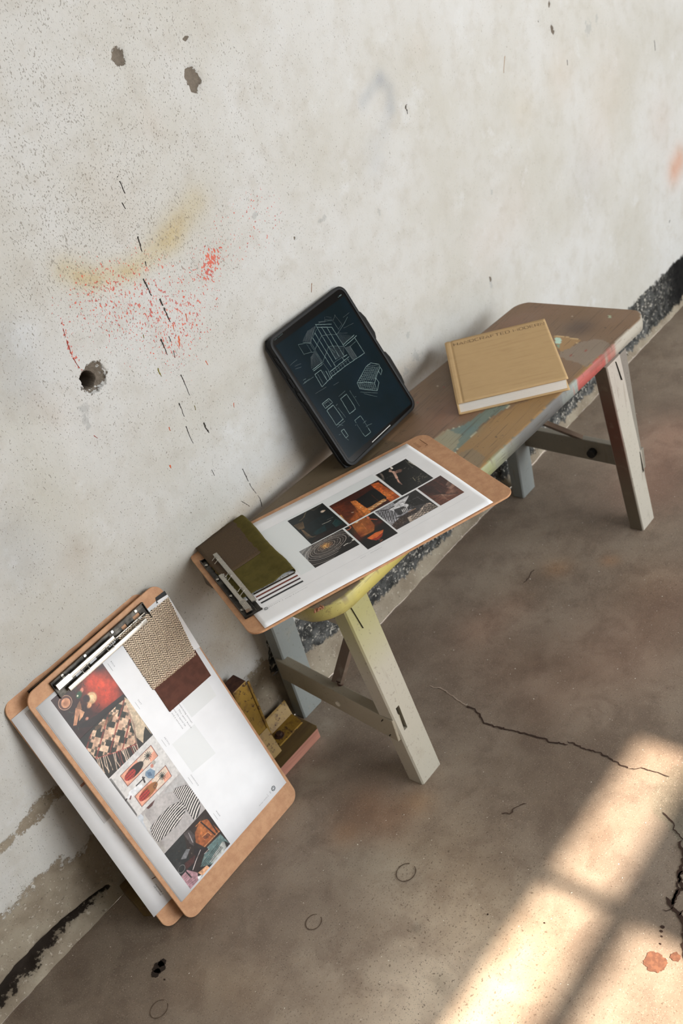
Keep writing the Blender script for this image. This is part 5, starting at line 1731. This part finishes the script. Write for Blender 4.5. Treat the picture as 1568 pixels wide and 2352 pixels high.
# herringbone swatch: relief and colour of the weave on a fine grid
def herringbone():
    nu, nv = 250, 260
    a, b = np.meshgrid(np.linspace(0, 1, nu), np.linspace(0, 1, nv))
    q = np.array(((.1792, .3606), (.2793, .3526), (.2955, .4640), (.1812, .4725)))
    P = ((1 - a) * (1 - b))[..., None] * q[0] + (a * (1 - b))[..., None] * q[1] + (a * b)[..., None] * q[2] + ((1 - a) * b)[..., None] * q[3]
    U, V_ = P[..., 0].copy(), P[..., 1].copy()
    w, s = HB_W, HB_S
    col = U / w
    tri = np.abs((col % 2) - 1)
    jit = (vnoise(U, V_, 220, 51) - .5) * .0009
    ph = (V_ + tri * w + jit) / s
    dark = (ph % 1) < .44
    thread = np.abs(((ph % 1) - .72) / .28)
    N = .0026 + np.where(dark, -.0004, .0004 * (1 - thread ** 2)) + .0003 * np.sin(a * 5) * b
    N = N + .0030 * np.exp(-((b - .96) / .05) ** 2) * 0
    edge = np.minimum.reduce([a, 1 - a, b, 1 - b])
    fr_ = (vnoise(U, V_, 500, 52) - .5)
    U += np.where(edge < .001, fr_ * .003, 0)
    V_ += np.where(edge < .001, fr_ * .003, 0)
    base = np.where(dark[..., None], np.array((50., 31, 23)), np.array((238., 219, 194)))
    base *= (1 + .35 * (vnoise(U, V_, 700, 53) - .5))[..., None]
    top = np.stack([U, V_, N], -1).reshape(-1, 3)
    me = mesh_np('cloth', top, grid_faces(nu, nv))
    cattr(me, 'print', lin(np.clip(base, 0, 255).reshape(-1, 3)))
    return me
HB_W, HB_S = .0062, .0041
tw_m = NT('tweed')
tweed = tw_m.out(tw_m.attr('print', 'Color'), .95, spec=.1)
hb = thing('fabric_swatch', 'cream and dark brown herringbone tweed swatch clipped on the front page', 'fabric swatch', M_LEAN)
o = obj('cloth', herringbone(), tweed, hb)
md = o.modifiers.new('thickness', 'SOLIDIFY')
md.thickness = .0012
fr = MB()
for k in range(150):
    t = k / 149
    p = np.array((.1792, .3606)) * (1 - t) + np.array((.2793, .3526)) * t + rng.normal(0, .0003, 2)
    fr.tube([(p[0], p[1] + .001, .0030), (p[0] + random.uniform(-.0008, .0008), p[1] - random.uniform(.0004, .0016), .0026)], .00022, 4)
f_ = fr.build('frayed_threads', NT('tweed_thread').out((196, 172, 142), .95), hb)
f_['kind'] = 'stuff'
lt = NT('brown_leather')
lv_ = lt.voro(900)
leather = lt.out(lt.mix(lt.step(lt.noise(70, 3), .35, .65), (80, 43, 29), (91, 51, 36)), .62, normal=lt.bump(lv_, .3, .0003), spec=.25)
ls = thing('leather_swatch', 'reddish brown leather swatch below the herringbone tweed', 'leather swatch', M_LEAN)
MB().prism([(.1812, .3090), (.2814, .3033), (.2832, .3600), (.1822, .3680)], .0013, .0024).build('leather', leather, ls, bevel=.0003, seg=1)
wc = thing('backing_card', 'white card strip along the right edge of the tweed swatch', 'card', M_LEAN)
MB().prism([(.268, .3620), (.2859, .3586), (.2868, .3592), (.2940, .3565), (.2972, .4690), (.275, .4725)], .0008, .0014).build('card', paper_mat, wc)
bk = thing('label_card', 'black card corner sticking out behind the top right of the tweed swatch', 'card', M_LEAN)
MB().prism([(.268, .4600), (.2966, .4600), (.2972, .4772), (.2760, .4786)], .0003, .0008).build('card', NT('black_card').out((22, 22, 23), .6), bk)

# ---------------------------------------------------------------- page on the rear leaning clipboard
page_back = thing('printed_page', 'mostly hidden white page with a pale grey block on the rear leaning clipboard', 'page', M_BACK, 'pages on the clipboards')
obj('sheet', sheet(0, 0, 0, 0, .0012, None, .0004, 6, 8, quad=((-.0048, .0406), (.2740, .0360), (.2790, .4690), (.0013, .4712))), paper_mat, page_back)
MB().add([(.0208, .2312, Z1), (.120, .2300, Z1), (.122, .4640, Z1), (.0236, .4650, Z1)], [(0, 1, 2, 3)]).build('print_block', NT('print_grey').out((206, 204, 203), .7), page_back)
MB().ribbon([(.0236, .4650), (.0208, .2312)], .0004, Z1 + .0001).build('rule', ink_grey, page_back)
MB().box(.0258, .044, .3062, .3108, Z1, Z1 + .0001).build('print_mark', NT('print_rust').out((164, 120, 104), .6), page_back)
MB().ribbon([(.0293, .0945), (.048, .0885)], .0014, Z1 + .0001).build('print_mark', NT('print_brown').out((120, 88, 80), .6), page_back)
ticks('print_line', (.0282, .0826), .024, .0024, Z1 + .0001, ink_grey, page_back, -math.pi / 2, 1)
ticks('print_line', (.0242, .0822), .022, .0024, Z1 + .0001, ink_grey, page_back, -math.pi / 2, 2)
ticks('print_line', (.0290, .2190), .062, .0022, Z1 + .0001, ink_pale, page_back, -math.pi / 2, 3)
ticks('print_line', (.0250, .2190), .014, .0022, Z1 + .0001, ink_pale, page_back, -math.pi / 2, 4)

# ---------------------------------------------------------------- tablet
M_TAB = frame((1.062943, -.125675, .471124), (.999162, .040937, 0), (-.015864, .387191, .921863))
TW, TH = .2165, .2690
tab = thing('tablet', 'black cased tablet with a white line drawing on its dark screen, leaning on the wall', 'tablet', M_TAB)
rubber = NT('black_rubber')
rub_m = rubber.out((12, 12, 12), .5, normal=rubber.bump(rubber.noise(400, 3), .15, .0004), spec=.25)
def frame_prism(mb, outer, inner, z0, z1):
    n = len(outer)
    V = [(p[0], p[1], z0) for p in outer] + [(p[0], p[1], z1) for p in outer] + [(p[0], p[1], z1) for p in inner] + [(p[0], p[1], z0) for p in inner]
    F = []
    for i in range(n):
        j = (i + 1) % n
        F += [(i, j, n + j, n + i), (n + i, n + j, 2 * n + j, 2 * n + i), (2 * n + i, 2 * n + j, 3 * n + j, 3 * n + i), (3 * n + i, 3 * n + j, j, i)]
    return mb.add(V, F)
mb = MB()
frame_prism(mb, rounded(-.0050, TW + .0050, -.0050, TH + .0050, .0185), rounded(.0010, TW - .0010, .0010, TH - .0010, .0130), -.006, .0014)
mb.build('case_rim', rub_m, tab, bevel=.0011, smooth=True)
MB().prism(rounded(-.0050, TW + .0050, -.0050, TH + .0050, .0185), -.0110, -.0058).build('case_shell', rub_m, tab, bevel=.0016, smooth=True)
# thicker protective bumper behind with grip bulges along the right side
P = [(.006, -.0046), (TW - .006, -.0046), (TW + .004, -.002), (TW + .0072, .012), (TW + .0072, .036), (TW + .0082, .100), (TW + .0095, .116), (TW + .0060, .136),
     (TW + .0100, .152), (TW + .0105, .200), (TW + .0040, .222), (TW + .0036, .256), (TW - .004, TH + .006), (TW - .040, TH + .0066), (TW - .043, TH + .0044), (.030, TH + .0044), (.004, TH + .004), (-.0060, TH - .008), (-.0072, .2), (-.0072, .02), (-.004, -.001)]
MB().prism(P, -.0168, -.0100).build('bumper', rub_m, tab, bevel=.0022, smooth=True)
for P in ([(TW, .036), (TW + .0120, .046), (TW + .0150, .060), (TW + .0160, .104), (TW + .0125, .118), (TW, .126)], [(TW, .142), (TW + .0115, .150), (TW + .0160, .160), (TW + .0160, .194), (TW + .0120, .208), (TW, .222)]):
    MB().prism(P, -.0130, -.0030).build('grip', rub_m, tab, bevel=.0020, smooth=True)
for v0, v1 in ((.176, .196), (.146, .166), (.226, .240)):
    MB().box(-.0066, -.0046, v0, v1, -.0085, -.0030).build('button', rub_m, tab, bevel=.0008)
glass = NT('bezel_glass').out((7, 7, 8), .12, spec=.35)
MB().prism(rounded(.0008, TW - .0008, .0008, TH - .0008, .0130), -.0006, .0000).build('front_glass', glass, tab)
# lit screen: very dark teal, brighter towards the upper left like the drawing app's canvas
n = NT('screen_canvas')
g = n.noise(14, 2, .5)
c = n.mix(n.step(g, .3, .7), (7, 22, 27), (12, 28, 37))
screen_mat = n.out((5, 7, 8), .12, spec=.2, emit=c, estr=1.0)
scr = MB().prism([(.0055, .0125), (TW - .0060, .0065), (TW - .0060, .2520), (.0058, .2570)], .00005, .00018).build('screen', screen_mat, tab)
def glow(name, col, s):
    m = NT(name)
    return m.out((4, 4, 4), .5, emit=col, estr=s)
L1 = glow('chalk_bright', (112, 136, 132), 1.0)
L2 = glow('chalk_mid', (66, 88, 86), 1.0)
L3 = glow('chalk_faint', (26, 44, 47), 1.0)
def sketch(name, lines, w, mat, wob=.0003, z=.00022):
    mb = MB()
    for k, P in enumerate(lines):
        Q = dense(P, .004)
        Q = [(p[0] + random.uniform(-wob, wob), p[1] + random.uniform(-wob, wob)) for p in Q] if len(Q) > 3 else Q
        mb.ribbon(Q, w, z, .3)
    o = mb.build(name, mat, scr)
    o['kind'] = 'stuff'
    return o
def lerp(a, b, t):
    return (a[0] + (b[0] - a[0]) * t, a[1] + (b[1] - a[1]) * t)
house_b = [
    [(0.1118, 0.2435), (0.1112, 0.2372), (0.11, 0.2198), (0.1092, 0.196), (0.1079, 0.1687)], [(0.1112, 0.2372), (0.1418, 0.2202)], [(0.1112, 0.2428), (0.1458, 0.2247)],
    [(0.0995, 0.2317), (0.099, 0.2218), (0.0985, 0.19), (0.0982, 0.1591)], [(0.0887, 0.2264), (0.0887, 0.2095), (0.0888, 0.1841), (0.089, 0.1633)], [(0.1206, 0.2314), (0.1205, 0.2036), (0.1196, 0.1901), (0.1187, 0.168)],
    [(0.1315, 0.2253), (0.1301, 0.1969), (0.13, 0.1841), (0.1294, 0.1642)], [(0.1418, 0.2202), (0.1421, 0.2042), (0.1424, 0.1783)],
    [(0.0474, 0.1817), (0.0752, 0.1805)], [(0.0473, 0.1787), (0.0746, 0.1778)], [(0.1431, 0.181), (0.1792, 0.1821)], [(0.1441, 0.1773), (0.1839, 0.1782)],
    [(0.1765, 0.1781), (0.177, 0.1429)], [(0.177, 0.1429), (0.1221, 0.1475), (0.0778, 0.1491), (0.045, 0.1462)], [(0.0458, 0.1724), (0.0441, 0.1462)], [(0.0458, 0.1724), (0.0637, 0.1715), (0.0627, 0.1478)],
    [(0.0726, 0.1644), (0.0701, 0.1464)], [(0.0777, 0.1614), (0.0749, 0.146)], [(0.0791, 0.1581), (0.1398, 0.1569)], [(0.1233, 0.1653), (0.1239, 0.1582)], [(0.1259, 0.1632), (0.1373, 0.1621)],
]
house_m = [
    [(0.1089, 0.2403), (0.0866, 0.2288), (0.079, 0.2222)], [(0.1076, 0.235), (0.0881, 0.2267)], [(0.11, 0.2198), (0.1255, 0.2129), (0.1421, 0.2042)], [(0.1092, 0.196), (0.1209, 0.1906), (0.1414, 0.1782)],
    [(0.1088, 0.2193), (0.0988, 0.2159), (0.0788, 0.208)], [(0.1092, 0.196), (0.0985, 0.19), (0.078, 0.1807)], [(0.1421, 0.2042), (0.1455, 0.2041), (0.1712, 0.2106), (0.1893, 0.2167)],
    [(0.079, 0.2222), (0.0767, 0.1802), (0.0783, 0.1611)], [(0.0759, 0.2216), (0.0742, 0.1793)], [(0.1424, 0.1783), (0.1428, 0.1465)], [(0.0508, 0.2335), (0.0501, 0.2125)], [(0.0508, 0.2335), (0.0683, 0.2271), (0.0774, 0.2214)], [(0.0629, 0.2314), (0.0783, 0.2215)],
    [(0.0508, 0.2133), (0.068, 0.2082)], [(0.0685, 0.2246), (0.0682, 0.2074)], [(0.0678, 0.2071), (0.0736, 0.205)], [(0.1546, 0.1701), (0.155, 0.1469)], [(0.1546, 0.1701), (0.1742, 0.1707)], [(0.1529, 0.2256), (0.1532, 0.2096)], [(0.1516, 0.23), (0.121, 0.2432)],
    [(0.0673, 0.167), (0.0625, 0.1485)], [(0.0522, 0.1692), (0.0506, 0.1496)], [(0.1005, 0.1663), (0.1232, 0.1641)], [(0.1073, 0.169), (0.1139, 0.1695)], [(0.1147, 0.18), (0.1092, 0.196)],
]
for k in range(8):
    a, b = lerp((0.0798, 0.1571), (0.1394, 0.1565), k / 8), lerp((0.0812, 0.1471), (0.1403, 0.1467), k / 8)
    house_m.append([a, b])
    house_m.append([lerp(a, b, .3), lerp(lerp((0.0798, 0.1571), (0.1394, 0.1565), (k + .6) / 8), lerp((0.0812, 0.1471), (0.1403, 0.1467), (k + .6) / 8), .3)])
house_f = []
for k in range(12):
    house_f.append([lerp((0.1461, 0.2038), (0.1769, 0.1815), k / 11), lerp((0.1436, 0.1806), (0.1691, 0.181), k / 11)])
    house_f.append([lerp((0.0605, 0.2017), (0.0736, 0.205), k / 11), lerp((0.0467, 0.1845), (0.0749, 0.1801), k / 11)])
    house_f.append([lerp((0.0874, 0.2427), (0.1096, 0.2411), k / 11), lerp((0.0644, 0.233), (0.0772, 0.2221), k / 11)])
    house_f.append([lerp((0.1435, 0.1746), (0.1551, 0.1716), k / 11), lerp((0.144, 0.1458), (0.1556, 0.1466), k / 11)])
    house_f.append([lerp((0.1087, 0.1945), (0.1407, 0.1774), k / 11), lerp((0.1094, 0.1684), (0.1289, 0.1645), k / 11)])
for a, b in (((0.1372, 0.2391), (0.1542, 0.231)), ((0.1408, 0.2432), (0.1328, 0.2343)), ((0.1637, 0.2355), (0.1676, 0.2126)), ((0.1208, 0.2421), (0.1331, 0.2365)), ((0.1435, 0.2423), (0.1541, 0.2347)), ((0.1789, 0.2211), (0.1989, 0.2212)), ((0.1659, 0.2049), (0.1943, 0.2003)), ((0.1513, 0.2277), (0.166, 0.2342)), ((0.1676, 0.2126), (0.1519, 0.2091)), ((0.1475, 0.2042), (0.1675, 0.193)), ((0.1164, 0.2409), (0.1303, 0.2393))):
    house_f.append([a, b])
for a, b in (((0.0098, 0.2134), (0.03, 0.214)), ((0.0151, 0.2139), (0.0278, 0.2135)), ((0.0169, 0.2068), (0.0323, 0.2038)), ((0.0145, 0.2023), (0.0292, 0.1984)), ((0.0156, 0.1778), (0.0231, 0.1769)), ((0.0107, 0.1724), (0.0399, 0.1705)), ((0.0149, 0.1734), (0.0307, 0.1724)), ((0.0225, 0.1448), (0.053, 0.1408)), ((0.0696, 0.1344), (0.0841, 0.1331))):
    (house_m if a[1] < (-0.0101, 0.2003)[1] and b[0] < (0.0415, 0.1695)[0] else house_f).append([a, b])
sketch('sketch_lines', house_b, .0007, L1)
sketch('sketch_lines', house_m, .0005, L2)
sketch('sketch_lines', house_f, .00045, L3)
# wire-frame block at the right
bl_b = [[(0.1769, 0.1205), (0.1927, 0.1084), (0.1913, 0.1024), (0.1656, 0.092)], [(0.1769, 0.1205), (0.1624, 0.1211), (0.1211, 0.1085), (0.1187, 0.097), (0.1532, 0.0715), (0.1682, 0.0813), (0.1679, 0.0918)], [(0.1532, 0.0715), (0.1578, 0.0864), (0.1679, 0.0918)],
        [(0.1927, 0.0993), (0.1913, 0.095), (0.1823, 0.09), (0.1834, 0.0985)], [(0.1211, 0.1085), (0.1393, 0.0998), (0.1578, 0.0864)], [(0.1913, 0.1024), (0.1916, 0.0999)]]
bl_m = []
for k in range(9):
    t = k / 8
    bl_m.append([lerp((0.1624, 0.1211), (0.1913, 0.1024), t), lerp((0.1211, 0.1085), (0.1575, 0.0861), t)])
    bl_m.append([lerp((0.1695, 0.1215), (0.1276, 0.1102), t), lerp((0.1918, 0.1038), (0.1661, 0.0917), t)])
    bl_m.append([lerp((0.1211, 0.1085), (0.1578, 0.0864), t), lerp((0.1187, 0.097), (0.1532, 0.0715), t)])
for k in range(4):
    t = k / 4
    bl_m.append([lerp((0.1211, 0.1085), (0.1187, 0.097), t), lerp((0.1578, 0.0864), (0.1532, 0.0715), t)])
sketch('sketch_lines', bl_b, .0007, L1)
sketch('sketch_lines', bl_m, .0005, L2, .0006)
# plans
pl_b = [[(0.0227, 0.122), (0.0431, 0.1215), (0.0454, 0.1112), (0.0234, 0.1117), (0.0227, 0.122)], [(0.0234, 0.1067), (0.0432, 0.1071), (0.0448, 0.0745), (0.0236, 0.0746), (0.0234, 0.1067)], [(0.0663, 0.1066), (0.0843, 0.1062), (0.0847, 0.0814), (0.083, 0.0734), (0.0647, 0.0737), (0.0663, 0.1066)],
        [(0.0664, 0.058), (0.0844, 0.0573), (0.0848, 0.048)], [(0.0664, 0.058), (0.0662, 0.0525)], [(0.0657, 0.0291), (0.0673, 0.0212), (0.0841, 0.0206), (0.0842, 0.0297)], [(0.0256, 0.0605), (0.0337, 0.0598), (0.0331, 0.0445), (0.026, 0.0446), (0.0256, 0.0605)]]
pl_m = [[(0.0279, 0.121), (0.0284, 0.1113)], [(0.0377, 0.1215), (0.0397, 0.1109)], [(0.0288, 0.1193), (0.0443, 0.1186)], [(0.0234, 0.1194), (0.04, 0.119)], [(0.0241, 0.1074), (0.0422, 0.1077)], [(0.026, 0.1079), (0.033, 0.1079)], [(0.0659, 0.0504), (0.0658, 0.0302)], [(0.0848, 0.048), (0.0842, 0.0297)],
        [(0.0802, 0.043), (0.0897, 0.0427)], [(0.0809, 0.0341), (0.0891, 0.034)], [(0.0256, 0.0449), (0.0286, 0.0379)], [(0.0161, 0.0577), (0.0205, 0.0566)], [(0.0493, 0.0967), (0.0521, 0.0738)], [(0.0955, 0.1072), (0.0952, 0.0726)], [(0.0652, 0.1123), (0.0856, 0.1121)], [(0.0477, 0.1026), (0.053, 0.1032)], [(0.097, 0.0912), (0.1011, 0.0904)],
        [(0.0222, 0.0705), (0.0455, 0.0701)], [(0.028, 0.0734), (0.0367, 0.0657)], [(0.0707, 0.0732), (0.0782, 0.0725)], [(0.0615, 0.051), (0.0632, 0.0493)], [(0.0892, 0.0333), (0.0985, 0.0308)], [(0.1159, 0.0914), (0.1512, 0.0676)], [(0.1208, 0.0851), (0.1451, 0.0628)]]
sketch('sketch_lines', pl_b, .0007, L1)
sketch('sketch_lines', pl_m, .00045, L2)
run_text('status_text', '10:02  Tue Oct 8', (0.0099, 0.265), .0235, .0030, .0004, L2, tab, .02, 1.1)
MB().box(.1985, .2060, .2560, .2578, .0003, .0004).box(.1950, .1965, .2560, .2572, .0003, .0004).build('battery_icon', L2, tab)
MB().prism(rounded(.0735, .1348, .0034, .0047, .0006, 3), .0001, .0003).build('home_bar', glow('home_bar', (216, 214, 206), .8), tab)

# ---------------------------------------------------------------- book
M_BOOK = frame((1.285938, -.219061, .4594), (.636229, -.7715, 0), (.7715, .636229, 0))
BKW, BKH, BKT = .2093, .2710, .0267
book = thing('hardcover_book', 'tan cloth hardcover book with its title debossed along the top, lying on the bench', 'book', M_BOOK)
bc_ = NT('tan_bookcloth')
w1 = bc_.wave(520, axis='X', dist=2, dscale=4)
w2 = bc_.wave(520, axis='Y', dist=2, dscale=4)
ccol = bc_.mix(bc_.noise(40, 4), (190, 160, 117), (200, 169, 126))
ccol = bc_.mix(bc_.step(bc_.noise(120, 3, .7, vec=bc_.map((.1, 1, 1))), .5, .7, 0, .3), ccol, (170, 138, 98))
bookcloth = bc_.out(ccol, .9, normal=bc_.bump(bc_.math('ADD', w1, w2), .35, .0004), spec=.2)
# front and back boards with a hinge groove, spine between them
def cover_board(z0, z1, top):
    nx, ny = 60, 30
    us = np.concatenate([np.linspace(.0, .020, 22), np.linspace(.0215, BKW, nx - 22)])
    vs_ = np.linspace(0, BKH, ny)
    U, V_ = np.meshgrid(us, vs_)
    g = -.0013 * np.exp(-((U - .0100) / .0022) ** 2) * (1 if top else 0)
    T_ = np.stack([U, V_, z1 + g], -1).reshape(-1, 3)
    B_ = np.stack([U, V_, np.full(U.shape, z0)], -1).reshape(-1, 3)
    f = grid_faces(nx, ny)
    k = nx * ny
    lp = np.array([i for i in range(nx)] + [j * nx + nx - 1 for j in range(1, ny)] + [(ny - 1) * nx + i for i in range(nx - 2, -1, -1)] + [j * nx for j in range(ny - 2, 0, -1)])
    rim = np.stack([lp, lp + k, np.roll(lp, -1) + k, np.roll(lp, -1)], -1)
    return mesh_np('cover', np.concatenate([T_, B_]), np.concatenate([f, f[:, ::-1] + k, rim]))
fc = obj('front_cover', cover_board(BKT - .0031, BKT, True), bookcloth, book)
obj('back_cover', cover_board(0, .0031, False), bookcloth, book)
MB().prism([(-.0028, 0), (.0014, 0), (.0014, BKH), (-.0028, BKH)], .0004, BKT - .0004).build('spine', bookcloth, book, bevel=.0018, seg=3)
pg = NT('page_edges')
st = pg.wave(900, axis='Z', dist=2.5, dscale=2)
page_edge = pg.out(pg.mix(st, (226, 220, 210), (240, 236, 230)), .9, normal=pg.bump(st, .4, .0004))
# page block: leaves in uneven layers
mb = MB()
nl = 22
for k in range(nl):
    z0 = .0033 + (BKT - .0066) * k / nl
    z1 = .0033 + (BKT - .0066) * (k + 1) / nl
    d = random.uniform(-.0003, .0003)
    mb.box(.0016, BKW - .0040 + d, .0036 + d, BKH - .0036 - d, z0, z1 - .00008)
mb.build('page_block', page_edge, book)
# title built from strokes
DEB = NT('debossed_ink').out((84, 62, 38), .8)
GL = {
    'H': ([[(0, 0), (0, 1)], [(1, 0), (1, 1)], [(0, .5), (1, .5)]], 1), 'A': ([[(0, 0), (.5, 1), (1, 0)], [(.2, .32), (.8, .32)]], 1),
    'N': ([[(0, 0), (0, 1), (1, 0), (1, 1)]], 1), 'D': ([[(0, 0), (0, 1), (.75, 1), (1, .75), (1, .25), (.75, 0), (0, 0)]], 1),
    'C': ([[(1, 1), (.2, 1), (0, .8), (0, .2), (.2, 0), (1, 0)]], .95), 'R': ([[(0, 0), (0, 1), (.8, 1), (1, .85), (1, .6), (.8, .45), (0, .45)], [(.55, .45), (1, 0)]], 1),
    'F': ([[(0, 0), (0, 1), (1, 1)], [(0, .5), (.85, .5)]], .85), 'T': ([[(0, 1), (1, 1)], [(.5, 0), (.5, 1)]], .95), 'E': ([[(1, 0), (0, 0), (0, 1), (1, 1)], [(0, .5), (.9, .5)]], .9),
    'M': ([[(0, 0), (0, 1), (.5, .25), (1, 1), (1, 0)]], 1.15), 'O': ([[(.2, 0), (.8, 0), (1, .2), (1, .8), (.8, 1), (.2, 1), (0, .8), (0, .2), (.2, 0)]], 1),
}
word = 'HANDCRAFTED MODERN'
gap_, adv = .38, 0.0
tot = sum((.62 if ch == ' ' else GL[ch][1] + gap_) for ch in word) - gap_
X0, X1, Y0, HH = .0155, .2050, .2438, .0118
k_ = (X1 - X0) / tot
for ch in word:
    if ch == ' ':
        adv += .62
        continue
    st_, w_ = GL[ch]
    mb = MB()
    for P in st_:
        mb.ribbon([(X0 + (adv + p[0] * w_) * k_, Y0 + p[1] * HH) for p in P], .0013, BKT + .00012)
    mb.build('title_letter', DEB, fc)
    adv += w_ + gap_
# mint marker slip under the book's right side is paint of the bench (see seat)

# ---------------------------------------------------------------- bracket: plank with yellow iron post, bolted flange
brk = thing('anchor_bracket', 'rusty yellow iron bracket bolted to a wooden plank on the floor beside the bench leg', 'bracket', Matrix.Translation((.70, -.06, 0)))
yl = NT('rusty_yellow_paint')
rn = yl.noise(95, 5, .7)
yc = yl.mix(yl.step(yl.noise(16, 4), .35, .65), (134, 104, 36), (150, 117, 44))
yc = yl.mix(yl.step(yl.noise(40, 4, .6), .48, .68, 0, .7), yc, (96, 66, 28))
yc = yl.mix(yl.step(rn, .57, .63), yc, (66, 40, 24))
yellow = yl.out(yc, yl.step(rn, .55, .65, .5, .8), normal=yl.bump(rn, .4, .001))
pk = NT('plank_wood')
pz = pk.noise(40, 5, .6, vec=pk.map((.12, 1, 1)))
ptop = pk.mix(pk.step(pz, .35, .65), (104, 84, 46), (84, 64, 36))
plank_top = pk.out(ptop, .75, normal=pk.bump(pz, .4, .0012))
pf = NT('plank_raw_front')
pzf = pf.noise(40, 5, .6, vec=pf.map((.12, 1, 1.5)))
plank_front = pf.out(pf.mix(pf.step(pzf, .35, .68), (188, 132, 112), (156, 104, 88)), .75, normal=pf.bump(pzf, .4, .0012))
mb = MB().prism([(.334, -.086), (.344, -.103), (.380, -.1065), (.700, -.1075), (.7955, -.1075), (.8010, -.1000), (.8040, -.018), (.346, -.016)], 0, .0245)
o = mb.build('plank', plank_top, None, bevel=.0016)
o.data.materials.append(plank_front)
for p in o.data.polygons:
    if p.normal.y < -.6:
        p.material_index = 1
in_world(o, brk)
rust_top = NT('rusted_iron')
rtn = rust_top.noise(70, 4)
rust_top_m = rust_top.out(rust_top.mix(rust_top.step(rtn, .35, .65), (62, 38, 30), (84, 54, 38)), .85, .2, normal=rust_top.bump(rtn, .4, .001))
mb = MB()
A_ = [(.6865, -.0560, .0245), (.7235, -.0560, .0245), (.7235, -.0180, .0245), (.6865, -.0180, .0245)]
B_ = [(.6870, -.0540, .200), (.7225, -.0540, .200), (.7245, -.0180, .200), (.6880, -.0180, .200)]
mb.hexa(A_, B_)
o = mb.build('post', yellow, None, bevel=.0025)
o.data.materials.append(rust_top_m)
for p in o.data.polygons:
    if p.normal.z > .7:
        p.material_index = 1
in_world(o, brk)
# welded toe of the post
mb = MB().add([(.6865, -.0565, .0246), (.7240, -.0565, .0246), (.7200, -.0800, .0246), (.6900, -.0800, .0246), (.6865, -.0565, .075), (.7238, -.0565, .075)],
              [(0, 3, 2, 1), (3, 4, 5, 2), (0, 4, 3), (1, 2, 5), (0, 1, 5, 4)])
world_mb(mb, 'toe', yellow, brk, bevel=.001)
world_mb(MB().box(.7225, .7275, -.0570, -.0530, .0245, .196), 'post_flange', yellow, brk, bevel=.0012)
# flange plate: flat foot and a lip rising against the wall
t_ = .004
mb = MB().prism([(.7260, -.0700), (.7940, -.0700), (.8000, -.0350), (.7275, -.0350)], .0245, .0245 + t_)
world_mb(mb, 'flange_plate', yellow, brk, bevel=.0008)
mb = MB().hexa([(.7275, -.0370, .0246), (.8005, -.0370, .0246), (.8020, -.0340, .0290), (.7280, -.0340, .0290)],
               [(.7400, -.0190, .0480), (.8080, -.0190, .0480), (.8090, -.0160, .0510), (.7420, -.0160, .0510)])
world_mb(mb, 'flange_lip', yellow, brk, bevel=.0008)
world_mb(MB().cyl((.7450, -.0520, .0284), (.7450, -.0520, .0302), .0100, 20), 'washer', rust_iron_m, brk, bevel=.0004)
P = [(.7450 + .0068 * math.cos(math.pi * k / 3 + .2), -.0520 + .0068 * math.sin(math.pi * k / 3 + .2)) for k in range(6)]
world_mb(MB().prism(P, .0300, .0368), 'bolt', rust_iron_m, brk, bevel=.0008)
